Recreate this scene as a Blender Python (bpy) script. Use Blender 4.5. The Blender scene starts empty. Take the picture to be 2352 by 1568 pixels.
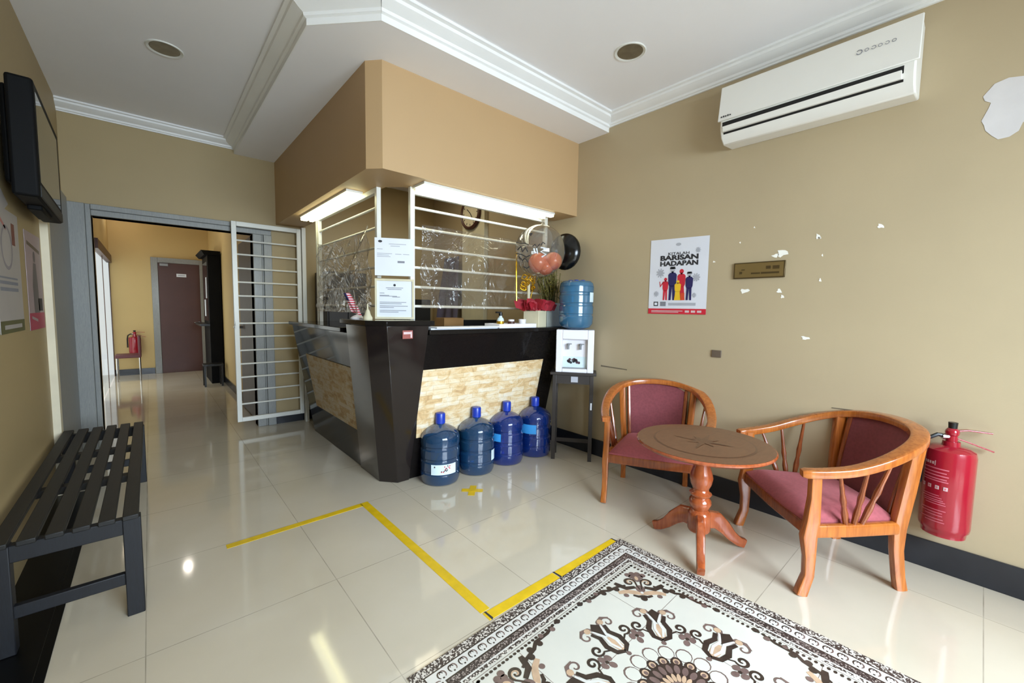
import bpy, bmesh, math, random
from mathutils import Vector, Matrix
random.seed(7)
PI = math.pi
C = bpy.context.scene.collection
# ------------------------------------------------------------------ camera maths (2352 x 1568)
F = 948.3; YAW = math.radians(41.287); PIT = math.radians(4.392); ROL = math.radians(-0.953); H = 1.2
_f = Vector((math.sin(YAW)*math.cos(PIT), math.cos(YAW)*math.cos(PIT), -math.sin(PIT)))
_r = Vector((math.cos(YAW), -math.sin(YAW), 0)); _d = _f.cross(_r)
R_ = math.cos(ROL)*_r + math.sin(ROL)*_d
D_ = -math.sin(ROL)*_r + math.cos(ROL)*_d
def ray(px, py): return R_*((px-1176)/F) + D_*((py-784)/F) + _f
def onx(px, py, x): r = ray(px, py); return Vector((0,0,H)) + r*(x/r.x)
def ony(px, py, y): r = ray(px, py); return Vector((0,0,H)) + r*(y/r.y)
def onz(px, py, z=0): r = ray(px, py); return Vector((0,0,H)) + r*((z-H)/r.z)

# ------------------------------------------------------------------ materials
def lin(c):
    return tuple((x/255/12.92 if x/255 <= .04045 else ((x/255+.055)/1.055)**2.4) for x in c) + (1,)
class NT:
    def __init__(s, name):
        s.m = bpy.data.materials.new(name); s.m.use_nodes = True
        s.t = s.m.node_tree; s.t.nodes.clear()
        s.out = s.n('ShaderNodeOutputMaterial')
    def n(s, typ, **kw):
        nd = s.t.nodes.new(typ)
        for k, v in kw.items():
            if k in nd.inputs: nd.inputs[k].default_value = v
            else: setattr(nd, k, v)
        return nd
    def l(s, a, b): s.t.links.new(a, b)
    def ramp(s, fac, stops):
        r = s.n('ShaderNodeValToRGB')
        while len(r.color_ramp.elements) < len(stops): r.color_ramp.elements.new(.5)
        for e, (p, c) in zip(r.color_ramp.elements, stops): e.position = p; e.color = c
        s.l(fac, r.inputs[0]); return r.outputs[0]
    def mix(s, fac, a, b, blend='MIX'):
        m = s.n('ShaderNodeMix', data_type='RGBA', blend_type=blend)
        for sock, v in ((m.inputs[0], fac), (m.inputs[6], a), (m.inputs[7], b)):
            if hasattr(v, 'links') or hasattr(v, 'is_linked'): s.l(v, sock)
            else: sock.default_value = v
        return m.outputs[2]
    def math(s, op, a, b=None):
        m = s.n('ShaderNodeMath', operation=op)
        for i, v in enumerate((a, b)):
            if v is None: continue
            if hasattr(v, 'is_linked'): s.l(v, m.inputs[i])
            else: m.inputs[i].default_value = v
        return m.outputs[0]
def shade(c, k): return tuple(min(1, x*k) for x in c[:3]) + (1,)
def mat(name, rgb, rough=.5, metal=0, var=.08, scale=6, bump=0, bscale=60, coat=0, emit=0, spec=.5, sheen=0):
    t = NT(name); c = lin(rgb)
    p = t.n('ShaderNodeBsdfPrincipled', Roughness=rough, Metallic=metal)
    p.inputs['Coat Weight'].default_value = coat; p.inputs['Specular IOR Level'].default_value = spec
    p.inputs['Sheen Weight'].default_value = sheen
    tc = t.n('ShaderNodeTexCoord')
    nz = t.n('ShaderNodeTexNoise', Scale=scale, Detail=4); t.l(tc.outputs['Object'], nz.inputs['Vector'])
    col = t.ramp(nz.outputs[0], [(.3, shade(c, 1-var)), (.7, shade(c, 1+var))])
    t.l(col, p.inputs['Base Color'])
    if bump:
        b2 = t.n('ShaderNodeTexNoise', Scale=bscale, Detail=3); t.l(tc.outputs['Object'], b2.inputs['Vector'])
        bp = t.n('ShaderNodeBump', Strength=bump, Distance=.01); t.l(b2.outputs[0], bp.inputs['Height']); t.l(bp.outputs[0], p.inputs['Normal'])
    if emit:
        p.inputs['Emission Color'].default_value = c; p.inputs['Emission Strength'].default_value = emit
    t.l(p.outputs[0], t.out.inputs[0]); return t.m
def wood(name, a, b, rough=.28, coat=.5, sc=(1,1,.15)):
    t = NT(name); p = t.n('ShaderNodeBsdfPrincipled', Roughness=rough); p.inputs['Coat Weight'].default_value = coat
    p.inputs['Coat Roughness'].default_value = .12
    tc = t.n('ShaderNodeTexCoord'); mp = t.n('ShaderNodeMapping'); mp.inputs['Scale'].default_value = sc
    t.l(tc.outputs['Object'], mp.inputs[0])
    n = t.n('ShaderNodeTexNoise', Scale=45, Detail=5, Distortion=1.2); t.l(mp.outputs[0], n.inputs['Vector'])
    t.l(t.ramp(n.outputs[0], [(.3, lin(a)), (.7, lin(b))]), p.inputs['Base Color'])
    t.l(p.outputs[0], t.out.inputs[0]); return t.m
def floor_mat():
    t = NT('polished_tile'); p = t.n('ShaderNodeBsdfPrincipled', Roughness=.07); p.inputs['Specular IOR Level'].default_value = .55
    g = t.n('ShaderNodeNewGeometry'); sp = t.n('ShaderNodeSeparateXYZ'); t.l(g.outputs['Position'], sp.inputs[0])
    def line(o, off, step):
        u = t.math('DIVIDE', t.math('SUBTRACT', o, off), step)
        fr = t.math('FRACT', u); d = t.math('ABSOLUTE', t.math('SUBTRACT', fr, .5))
        return t.math('GREATER_THAN', d, .5-.0028), t.math('FLOOR', u)
    lx, cx = line(sp.outputs[0], -.054-6.315, .6315); ly, cy = line(sp.outputs[1], -.081-6.29, .629)
    ln = t.math('MAXIMUM', lx, ly)
    cv = t.n('ShaderNodeCombineXYZ'); t.l(cx, cv.inputs[0]); t.l(cy, cv.inputs[1])
    wn = t.n('ShaderNodeTexWhiteNoise'); t.l(cv.outputs[0], wn.inputs[0])
    n = t.n('ShaderNodeTexNoise', Scale=1.6, Detail=6); t.l(g.outputs['Position'], n.inputs['Vector'])
    base = t.ramp(n.outputs[0], [(.3, lin((198,187,166))), (.7, lin((210,200,182)))])
    base = t.mix(t.math('MULTIPLY', wn.outputs[0], .12), base, lin((176,164,142)))
    n2 = t.n('ShaderNodeTexNoise', Scale=7, Detail=2); t.l(g.outputs['Position'], n2.inputs['Vector'])
    k = t.math('MULTIPLY', ln, t.math('MULTIPLY', n2.outputs[0], .8))
    t.l(t.mix(k, base, lin((100,88,74))), p.inputs['Base Color'])
    t.l(p.outputs[0], t.out.inputs[0]); return t.m
def stone_mat(name, ax, tint):
    t = NT(name); p = t.n('ShaderNodeBsdfPrincipled', Roughness=.75)
    g = t.n('ShaderNodeNewGeometry'); sp = t.n('ShaderNodeSeparateXYZ'); t.l(g.outputs['Position'], sp.inputs[0])
    cv = t.n('ShaderNodeCombineXYZ'); t.l(sp.outputs[ax], cv.inputs[0]); t.l(sp.outputs[2], cv.inputs[1])
    br = t.n('ShaderNodeTexBrick', Scale=1.0); br.offset = .37; br.squash = 1.6; br.squash_frequency = 3
    br.inputs['Brick Width'].default_value = .13; br.inputs['Row Height'].default_value = .034; br.inputs['Mortar Size'].default_value = .0012
    br.inputs['Color1'].default_value = (0,0,0,1); br.inputs['Color2'].default_value = (1,1,1,1); br.inputs['Mortar'].default_value = (.25,.25,.25,1); br.inputs['Bias'].default_value = 0
    t.l(cv.outputs[0], br.inputs['Vector'])
    mp = t.n('ShaderNodeMapping'); mp.inputs['Scale'].default_value = (1,1.9,1); t.l(cv.outputs[0], mp.inputs[0])
    n = t.n('ShaderNodeTexNoise', Scale=10, Detail=8, Distortion=1.0); n.inputs['Roughness'].default_value = .65; t.l(mp.outputs[0], n.inputs['Vector'])
    f = t.math('ADD', t.math('MULTIPLY', br.outputs[0], .2), t.math('MULTIPLY', n.outputs[0], .8))
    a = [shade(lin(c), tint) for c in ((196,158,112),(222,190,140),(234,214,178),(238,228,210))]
    col = t.ramp(f, [(.3, a[0]), (.42, a[1]), (.53, a[2]), (.68, a[3])])
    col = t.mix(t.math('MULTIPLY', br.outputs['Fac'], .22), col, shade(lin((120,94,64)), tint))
    t.l(col, p.inputs['Base Color'])
    bp = t.n('ShaderNodeBump', Strength=.6, Distance=.02); t.l(f, bp.inputs['Height']); t.l(bp.outputs[0], p.inputs['Normal'])
    t.l(p.outputs[0], t.out.inputs[0]); return t.m
def film(name, rgb, opac, gloss=.35, rough=.06, bump=0, bscale=9):
    """thin clear plastic: tinted transparency + some scatter + gloss"""
    t = NT(name); c = lin(rgb)
    tr = t.n('ShaderNodeBsdfTransparent'); tr.inputs[0].default_value = c
    df = t.n('ShaderNodeBsdfPrincipled', Roughness=.4); df.inputs['Base Color'].default_value = c
    gl = t.n('ShaderNodeBsdfGlossy', Roughness=rough)
    m1 = t.n('ShaderNodeMixShader'); m1.inputs[0].default_value = opac; t.l(tr.outputs[0], m1.inputs[1]); t.l(df.outputs[0], m1.inputs[2])
    lw = t.n('ShaderNodeLayerWeight', Blend=.25); k = t.math('MULTIPLY', lw.outputs['Facing'], gloss); k = t.math('ADD', k, .04)
    m2 = t.n('ShaderNodeMixShader'); t.l(k, m2.inputs[0]); t.l(m1.outputs[0], m2.inputs[1]); t.l(gl.outputs[0], m2.inputs[2])
    if bump:
        tc = t.n('ShaderNodeTexCoord'); n = t.n('ShaderNodeTexNoise', Scale=bscale, Detail=3, Distortion=2); t.l(tc.outputs['Object'], n.inputs['Vector'])
        bp = t.n('ShaderNodeBump', Strength=bump, Distance=.05); t.l(n.outputs[0], bp.inputs['Height']); t.l(bp.outputs[0], df.inputs['Normal']); t.l(bp.outputs[0], gl.inputs['Normal']); t.l(bp.outputs[0], lw.inputs['Normal'])
    t.l(m2.outputs[0], t.out.inputs[0]); return t.m
def flagmat():
    t = NT('striped_flag_cloth'); p = t.n('ShaderNodeBsdfPrincipled', Roughness=.8)
    tc = t.n('ShaderNodeTexCoord'); sp = t.n('ShaderNodeSeparateXYZ'); t.l(tc.outputs['Object'], sp.inputs[0])
    s = t.math('GREATER_THAN', t.math('FRACT', t.math('MULTIPLY', sp.outputs[2], 62)), .5)
    t.l(t.mix(s, lin((225,210,214)), lin((196,52,70))), p.inputs['Base Color']); t.l(p.outputs[0], t.out.inputs[0]); return t.m
def velvet(name, rgb, k=.14):
    t = NT(name); p = t.n('ShaderNodeBsdfPrincipled', Roughness=.85); p.inputs['Sheen Weight'].default_value = .35
    p.inputs['Sheen Tint'].default_value = lin((230,160,165))
    tc = t.n('ShaderNodeTexCoord'); v = t.n('ShaderNodeTexVoronoi', Scale=70); t.l(tc.outputs['Object'], v.inputs['Vector'])
    n = t.n('ShaderNodeTexNoise', Scale=14, Detail=4); t.l(tc.outputs['Object'], n.inputs['Vector'])
    f = t.math('ADD', t.math('MULTIPLY', v.outputs[0], .5), t.math('MULTIPLY', n.outputs[0], .6)); c = lin(rgb)
    t.l(t.ramp(f, [(.2, shade(c, 1-k)), (.75, shade(c, 1+k))]), p.inputs['Base Color'])
    t.l(p.outputs[0], t.out.inputs[0]); return t.m
def dots_mat(name, bg, fg, scale, thr, kind='VORONOI'):
    t = NT(name); p = t.n('ShaderNodeBsdfPrincipled', Roughness=.35)
    g = t.n('ShaderNodeTexCoord')
    n = t.n('ShaderNodeTexNoise', Scale=scale, Detail=2); t.l(g.outputs['Object'], n.inputs['Vector'])
    k = t.math('GREATER_THAN', n.outputs[0], thr)
    t.l(t.mix(k, lin(bg), lin(fg)), p.inputs['Base Color']); t.l(p.outputs[0], t.out.inputs[0]); return t.m

M = {}
M['wall'] = mat('olive_beige_paint', (182,165,134), .6, var=.05, scale=1.3, bump=.03, bscale=140)
M['wall_l'] = mat('olive_beige_paint_dimmed', (170,150,110), .55, var=.05, scale=1.3, bump=.03, bscale=140)  # wall paint made darker: dim light on left and back walls put into colour
M['tan'] = mat('tan_paint', (188,156,114), .55, var=.03, scale=1.2, bump=.02, bscale=140)
M['yellow'] = mat('yellow_paint', (206,178,120), .6, var=.04, scale=1.2)
M['patch'] = mat('bare_plaster', (214,210,210), .8, var=.04, scale=12)
M['chip'] = mat('chipped_plaster', (248,246,238), .8, var=.03, scale=30)
M['scuff'] = mat('scuff_mark', (112,100,82), .8, var=.1, scale=30)
M['ceil'] = mat('white_ceiling_paint', (244,243,246), .7, var=.015, scale=2)
M['mould'] = mat('white_moulding', (240,240,239), .45, var=.02, scale=4)
M['floor'] = floor_mat()
M['skirt'] = mat('black_skirting_tile', (38,40,46), .25, var=.1, scale=8)
M['granite'] = mat('black_granite', (24,21,20), .08, var=.2, scale=90, spec=.16)
M['border'] = mat('black_border_tile', (8,8,9), .35, var=.2, scale=20, spec=.25)
M['granite_b'] = mat('brown_black_granite', (32,26,25), .1, var=.12, scale=90, spec=.6)
M['greyframe'] = wood('grey_painted_timber', (132,134,134), (152,153,150), .45, .1, (6,6,.4))
M['cream_edge'] = mat('cream_edge_strip', (232,222,196), .5)
M['white_metal'] = mat('white_enamel_steel', (226,226,220), .35, var=.02)
M['stone_f'] = stone_mat('stacked_sandstone_front', 0, 1.0)
M['stone_l'] = stone_mat('stacked_sandstone_shaded', 1, .6)  # front stone tinted down: shade of the passage side put into the colour
M['paper'] = mat('white_paper', (228,232,240), .6, var=.02)
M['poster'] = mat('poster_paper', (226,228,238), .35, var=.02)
M['poster_dim'] = mat('dimmed_poster_paper', (170,164,160), .5, var=.04)  # white paper greyed: dim light on the left wall put into the colour
M['poster_pink'] = mat('dimmed_pink_poster_paper', (164,146,148), .5, var=.05)  # paper darkened likewise for the dim left wall
M['ink'] = mat('dark_ink', (42,42,48), .6)
M['ink_grey'] = mat('grey_ink', (128,130,140), .6)
M['ink_lt'] = mat('pale_grey_ink', (176,178,188), .6)
M['red_ink'] = mat('red_ink', (206,38,58), .5)
M['navy_ink'] = mat('navy_ink', (40,36,92), .5)
M['yel_ink'] = mat('yellow_ink', (238,192,44), .5)
M['org_ink'] = mat('orange_ink', (214,76,44), .5)
M['mag_ink'] = mat('magenta_ink', (170,60,88), .5)
M['olive_ink'] = mat('olive_ink', (92,92,58), .5)
M['pink_ink'] = mat('pink_ink', (214,190,192), .5)
M['black'] = mat('black_plastic', (18,19,21), .35, var=.1)
M['tv_black'] = mat('matt_black_television_plastic', (11,12,14), .6, var=.1, spec=.15)
M['screen'] = mat('dark_glass_screen', (34,32,28), .06, var=.05, spec=.9)
M['tvgrey'] = mat('charcoal_plastic', (34,36,38), .55, var=.08)
M['bench'] = wood('black_stained_timber', (15,15,15), (27,26,26), .55, 0, (6,.4,6))
M['bench_d'] = wood('dark_navy_stained_timber', (13,14,19), (22,24,31), .55, 0, (6,6,.5))
M['oak'] = wood('orange_varnished_wood', (152,80,30), (186,108,44), .25, .6, (1,1,.12))
M['oak_d'] = wood('red_brown_varnished_wood', (118,56,26), (150,78,38), .25, .6, (1,1,.12))
M['table'] = wood('table_reddish_wood', (140,64,32), (170,86,44), .2, .7, (1,1,.12))
M['tabletop'] = wood('table_top_veneer', (98,60,38), (112,72,48), .3, .3, (.3,1,1))
M['inlay'] = wood('table_inlay_dark', (82,48,30), (94,58,38), .3, .3, (1,.3,1))
M['inlay_l'] = wood('table_inlay_light', (138,92,60), (150,102,68), .3, .3, (1,.3,1))
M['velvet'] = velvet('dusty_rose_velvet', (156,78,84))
M['velvet_d'] = velvet('shaded_rose_velvet', (116,54,60))  # darker copy of the rose velvet: shadow on the chair back put into colour
M['bottle'] = film('blue_water_bottle_plastic', (44,112,170), .24, .75, .05)
M['bottle_d'] = film('deep_blue_water_bottle_plastic', (26,80,190), .28, .75, .05)
M['bottle_l'] = film('light_blue_water_bottle_plastic', (78,148,190), .45, .5, .08)
M['cap'] = mat('blue_cap', (28,58,170), .3)
M['label'] = mat('pale_blue_label', (214,232,238), .5)
M['label_b'] = mat('bright_blue_label', (60,160,236), .5)
M['film'] = film('clear_plastic_sheet', (236,232,226), .03, .5, .15, .8, 5)
M['film_w'] = film('wrinkled_plastic_sheet', (238,234,228), .15, 1.0, .12, 1.0, 4)
M['glass'] = film('window_glass', (244,248,248), .01, .06, .02)
M['white_pl'] = mat('white_plastic', (236,234,240), .35, var=.01)
M['ac'] = mat('ac_plastic', (236,234,228), .35, var=.01)
M['dark'] = mat('dark_cavity', (12,12,13), .6)
M['grey'] = mat('grey_plastic', (140,142,146), .4)
M['stand'] = mat('dark_stained_stand', (52,47,46), .4, var=.12)
M['yellow_tape'] = mat('yellow_tape', (222,184,20), .4, var=.1, scale=18)
M['brass'] = mat('brass_plate', (138,116,72), .35, .5, var=.06)
M['brass_rim'] = mat('brass_rim', (96,80,52), .35, .6)
M['brown_plate'] = mat('brown_plate', (104,90,76), .5)
M['red_ext'] = mat('red_enamel', (156,18,40), .22, coat=.5, var=.03)
M['chrome'] = mat('chrome', (200,200,200), .15, 1)
M['chrome_d'] = mat('satin_reflector', (150,148,144), .25, 1, var=.2, scale=20)
M['brown_door'] = mat('red_brown_door', (78,44,33), .45, var=.06, scale=5)
M['rug_base'] = mat('cream_mat_surface', (206,203,192), .18, var=.05, scale=3)
M['rug_dark'] = mat('dark_brown_print', (58,48,42), .25, var=.2, scale=30)
M['rug_mid'] = mat('mauve_brown_print', (112,92,86), .25, var=.2, scale=30)
M['rug_tan'] = mat('tan_print', (190,160,132), .25, var=.12, scale=30)
M['rug_white'] = mat('white_print', (212,209,203), .2, var=.02)
M['rug_speck'] = dots_mat('speckled_border_print', (214,206,196), (64,54,50), 150, .47)
M['rug_speck2'] = dots_mat('dense_speckled_border_print', (170,156,148), (58,48,46), 170, .44)
M['cream'] = mat('cream_box', (214,206,176), .6)
M['ribbon'] = mat('crimson_tissue', (150,18,36), .7, var=.25, scale=30)
M['gold'] = mat('gold_foil', (226,180,50), .25, .8, var=.2, scale=20)
M['balloon'] = film('clear_balloon', (232,230,226), .06, .75, .03)
M['orange'] = mat('orange_latex', (226,112,64), .25, coat=.3, var=.08)
M['blackfoil'] = mat('black_foil', (12,12,13), .18, var=.1)
M['leaf'] = mat('olive_leaf', (160,148,66), .6, var=.3, scale=20)
M['leaf_d'] = mat('dark_olive_leaf', (112,104,54), .6, var=.3, scale=20)
M['planter'] = mat('pale_stone_planter', (186,190,180), .6, var=.1, scale=16)
M['cardboard'] = mat('brown_cardboard', (150,112,66), .8)
M['purple'] = mat('purple_grey_cloth', (96,88,104), .9, var=.12, scale=9)
M['flag'] = flagmat(); M['flagblue'] = mat('flag_blue', (40,38,84), .8)
M['tube'] = mat('lit_diffuser', (255,255,226), .5, emit=6.0, var=0)
M['tube_l'] = mat('lit_diffuser_yellow', (255,252,206), .5, emit=6.0, var=0)
M['lamp_h'] = mat('lamp_ceiling_lit', (255,250,240), .5, emit=4, var=0)
M['face'] = mat('cream_clock_face', (226,216,188), .5)
M['hedge'] = mat('bright_green_leaf', (150,190,120), .7, var=.3, scale=9)
M['maroon'] = mat('maroon_vinyl', (92,44,48), .5)
M['grey_cloth'] = mat('dark_grey_door', (96,90,92), .5, var=.06)
M['pave'] = mat('pale_paving', (216,214,206), .8)

# ------------------------------------------------------------------ mesh builder
WLOC = {}
class MB:
    def __init__(s): s.v = []; s.f = []; s.m = []
    def add(s, vs, fs, mi=0, T=None):
        o = len(s.v)
        for v in vs:
            v = Vector(v); s.v.append(T @ v if T else v)
        for f in fs: s.f.append([i+o for i in f]); s.m.append(mi)
        return s
    def box(s, lo, hi, mi=0, T=None):
        (a,b,c),(d,e,f) = lo, hi
        vs = [(a,b,c),(d,b,c),(d,e,c),(a,e,c),(a,b,f),(d,b,f),(d,e,f),(a,e,f)]
        return s.add(vs, [(0,3,2,1),(4,5,6,7),(0,1,5,4),(1,2,6,5),(2,3,7,6),(3,0,4,7)], mi, T)
    def hexa(s, bot, top, mi=0):
        """loft between two polygons of equal length"""
        n = len(bot); vs = list(bot)+list(top)
        fs = [tuple(reversed(range(n))), tuple(range(n, 2*n))] + [(i,(i+1)%n,n+(i+1)%n,n+i) for i in range(n)]
        return s.add(vs, fs, mi)
    def prism(s, poly, fn, w0, w1, mi=0):
        return s.hexa([fn(u,v,w0) for u,v in poly], [fn(u,v,w1) for u,v in poly], mi)
    def cyl(s, p0, p1, r0, r1=None, n=16, mi=0, caps=True):
        return s.tube([p0,p1], [r0, r0 if r1 is None else r1], n, mi, caps)
    def tube(s, path, r, n=8, mi=0, caps=True):
        P = [Vector(p) for p in path]; rr = r if isinstance(r,(list,tuple)) else [r]*len(P)
        vs = []; up = None
        for i, p in enumerate(P):
            t = (P[min(i+1,len(P)-1)]-P[max(i-1,0)]).normalized()
            if up is None: up = Vector((0,0,1)) if abs(t.z) < .9 else Vector((1,0,0))
            a = t.cross(up).normalized(); b = a.cross(t).normalized(); up = b
            for k in range(n):
                q = 2*PI*k/n; vs.append(p + a*(rr[i]*math.cos(q)) + b*(rr[i]*math.sin(q)))
        fs = [(i*n+k, i*n+(k+1)%n, (i+1)*n+(k+1)%n, (i+1)*n+k) for i in range(len(P)-1) for k in range(n)]
        if caps: fs += [tuple(reversed(range(n))), tuple(range((len(P)-1)*n, len(P)*n))]
        return s.add(vs, fs, mi)
    def sweep(s, path, sizes, mi=0, side=None, n=16, pw=.35):
        """rounded-rectangle section; width along 'side' (or horizontal normal), height across"""
        P = [Vector(p) for p in path]; vs = []
        for i, p in enumerate(P):
            t = (P[min(i+1,len(P)-1)]-P[max(i-1,0)]).normalized()
            a = Vector(side) if side else t.cross(Vector((0,0,1)))
            a = (a - t*a.dot(t)).normalized(); b = a.cross(t).normalized()
            w, h = sizes[i] if isinstance(sizes, list) else sizes
            for k in range(n):
                q = 2*PI*(k+.5)/n; c, d = math.cos(q), math.sin(q)
                vs.append(p + a*(w/2*math.copysign(abs(c)**pw, c)) + b*(h/2*math.copysign(abs(d)**pw, d)))
        fs = [(i*n+k, i*n+(k+1)%n, (i+1)*n+(k+1)%n, (i+1)*n+k) for i in range(len(P)-1) for k in range(n)]
        fs += [tuple(reversed(range(n))), tuple(range((len(P)-1)*n, len(P)*n))]
        return s.add(vs, fs, mi)
    def lathe(s, prof, n=28, o=(0,0,0), mi=0, T=None):
        vs = []; o = Vector(o)
        for r, z in prof:
            for k in range(n): q = 2*PI*k/n; vs.append(o+Vector((r*math.cos(q), r*math.sin(q), z)))
        fs = [(i*n+k, i*n+(k+1)%n, (i+1)*n+(k+1)%n, (i+1)*n+k) for i in range(len(prof)-1) for k in range(n)]
        L = len(prof)-1
        if prof[0][0] > 1e-4 and prof[-1][0] > 1e-4: fs += [(L*n+k, L*n+(k+1)%n, (k+1)%n, k) for k in range(n)]
        elif prof[0][0] > 1e-4: fs.append(tuple(reversed(range(n))))
        elif prof[-1][0] > 1e-4: fs.append(tuple(range(L*n, L*n+n)))
        return s.add(vs, fs, mi, T)
    def sphere(s, o, r, n=16, m=10, mi=0, sc=(1,1,1)):
        return s.lathe([(max(1e-5, r*math.sin(PI*i/m)), -r*math.cos(PI*i/m)) for i in range(m+1)], n, (0,0,0), mi,
                       Matrix.Translation(Vector(o)) @ Matrix.Diagonal((*sc,1)))
    def grid(s, fn, nu, nv, mi=0):
        vs = [fn(i/nu, j/nv) for j in range(nv+1) for i in range(nu+1)]
        fs = [(j*(nu+1)+i, j*(nu+1)+i+1, (j+1)*(nu+1)+i+1, (j+1)*(nu+1)+i) for j in range(nv) for i in range(nu)]
        return s.add(vs, fs, mi)
    def poly(s, pts, mi=0): return s.add(pts, [tuple(range(len(pts)))], mi)
    def quad2(s, fn, u0, v0, u1, v1, mi=0): return s.poly([fn(u0,v0), fn(u1,v0), fn(u1,v1), fn(u0,v1)], mi)
    def disc(s, fn, u, v, r, mi=0, n=20, ry=None):
        return s.poly([fn(u+r*math.cos(2*PI*k/n), v+(ry or r)*math.sin(2*PI*k/n)) for k in range(n)], mi)
    def text(s, body, fn, u, v, width, height, mi=0, bold=.0):
        """flat lettering fitted into a box whose lower-left corner is (u, v)"""
        cu = bpy.data.curves.new('t', 'FONT'); cu.body = body; cu.offset = bold; cu.resolution_u = 3
        ob = bpy.data.objects.new('t', cu); C.objects.link(ob)
        bpy.context.view_layer.update()
        me = bpy.data.meshes.new_from_object(ob.evaluated_get(bpy.context.evaluated_depsgraph_get()))
        xs = [p.co.x for p in me.vertices]; ys = [p.co.y for p in me.vertices]
        x0, x1, y0, y1 = min(xs), max(xs), min(ys), max(ys)
        vs = [fn(u+(p.co.x-x0)/(x1-x0)*width, v+(p.co.y-y0)/(y1-y0)*height) for p in me.vertices]
        s.add(vs, [tuple(p.vertices) for p in me.polygons], mi)
        bpy.data.objects.remove(ob); bpy.data.curves.remove(cu); bpy.data.meshes.remove(me)
        return s
    def build(s, name, mats, parent=None, loc=None, smooth=35, bevel=0, seg=2, recalc=True, local=False):
        off = Vector((0,0,0))
        if parent is not None and not local: off = WLOC.get(parent.name, Vector((0,0,0)))
        if loc is not None: off = Vector(loc)
        me = bpy.data.meshes.new(name)
        me.from_pydata([tuple(v-off) for v in s.v], [], s.f)
        for m in (mats if isinstance(mats, (list,tuple)) else [mats]): me.materials.append(m)
        me.polygons.foreach_set('material_index', s.m)
        if recalc:
            b = bmesh.new(); b.from_mesh(me); bmesh.ops.recalc_face_normals(b, faces=b.faces[:]); b.to_mesh(me); b.free()
        me.update()
        if smooth:
            me.polygons.foreach_set('use_smooth', [True]*len(me.polygons)); me.set_sharp_from_angle(angle=math.radians(smooth))
        o = bpy.data.objects.new(name, me); C.objects.link(o)
        if parent is not None: o.parent = parent; WLOC[o.name] = off
        elif loc is not None: o.location = off; WLOC[o.name] = off
        if bevel:
            md = o.modifiers.new('bevel', 'BEVEL'); md.width = bevel; md.segments = seg; md.limit_method = 'ANGLE'; md.angle_limit = math.radians(40)
        return o
def B(lo, hi): return MB().box(lo, hi)
def tag(o, label, cat, group=None):
    o['label'] = label; o['category'] = cat
    if group: o['group'] = group
    return o
def thing(name, loc, label, cat, group=None, rz=0):
    o = bpy.data.objects.new(name, None); C.objects.link(o); o.location = loc; o.rotation_euler = (0,0,rz); o.empty_display_size = .1
    WLOC[o.name] = Vector(loc) if not rz else Vector((0,0,0))
    return tag(o, label, cat, group)
def struct(o): o['kind'] = 'structure'; return o
def dup(root, loc, rz, label):
    r = root.copy(); C.objects.link(r); r.location = loc; r.rotation_euler = (0,0,rz); r['label'] = label
    for ch in root.children:
        c = ch.copy(); C.objects.link(c); c.parent = r
        for g in ch.children:
            d = g.copy(); C.objects.link(d); d.parent = c
    return r

# ------------------------------------------------------------------ setting
XL, XR, YB, YF, ZC, ZS = -.47, 2.767, 4.69, -1.45, 2.71, 2.598
struct(MB().poly([(-2.5,YF-3,0),(XR+.6,YF-3,0),(XR+.6,9.6,0),(-2.5,9.6,0)]).build('floor', M['floor']))
# ceiling with two round holes for the downlights
cb = B((XL-.1,YF,ZC),(XR+.1,YB+.1,ZC+.12)).build('ceiling', M['ceil'], smooth=0)
DL = [(.128,3.315), (2.165,1.465)]
for q in DL:
    ct = MB().cyl((*q,ZC-.1),(*q,ZC+.1),.074,n=32).build('cutter', M['ceil'])
    md = cb.modifiers.new('b','BOOLEAN'); md.operation='DIFFERENCE'; md.object=ct; md.solver='EXACT'
    bpy.context.view_layer.update()
    me = bpy.data.meshes.new_from_object(cb.evaluated_get(bpy.context.evaluated_depsgraph_get()))
    cb.modifiers.clear(); cb.data = me; bpy.data.objects.remove(ct)
struct(cb)
# right wall with bare plaster patch, chips and scuffs
w = B((XR,YF-.1,0),(XR+.1,YB+.12,2.8))
RW = lambda px, py: onx(px, py, XR-.0015)
w.poly([RW(*p) for p in [(2352,174),(2318,178),(2285,192),(2258,222),(2262,232),(2276,236),(2270,250),(2254,278),(2260,288),(2263,300),(2278,312),(2292,320),(2318,314),(2340,300),(2350,280),(2420,270),(2420,180)]], 1)
def chip(x, y, a, b, rot=0):
    pts = []
    for k in range(9):
        q = 2*PI*k/9; rr = 1+.35*math.sin(k*2.3+x); u, v = a*rr*math.cos(q), b*rr*math.sin(q)
        pts.append(RW(x+u*math.cos(rot)-v*math.sin(rot), y+u*math.sin(rot)+v*math.cos(rot)))
    w.poly(pts, 2)
for c in [(1797,581,13,8,-.3),(1781,587,8,4,-.2),(1879,543,5,6),(1883,545,4,3),(2023,519,8,5),(1889,586,2,3),(1884,643,3,4),(1710,668,10,5,-.1),(1790,668,6,5),(1797,681,4,4),(1849,776,9,4,.2),(1733,522,2,2),(1700,557,2,2),(1640,601,3,2)]: chip(*c)
for a in [[(1910,935),(1960,941),(2012,953),(2010,956),(1958,944),(1910,937)], [(1380,838),(1440,848),(1440,850),(1380,841)]]:
    w.poly([RW(*p) for p in a], 3)
struct(w.build('wall_right', [M['wall'], M['patch'], M['chip'], M['scuff']], smooth=0, recalc=False))
struct(MB().box((XL-.1,YF-.1,0),(XL,YB+.12,2.8)).build('wall_left', M['wall_l'], smooth=0))
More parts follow.
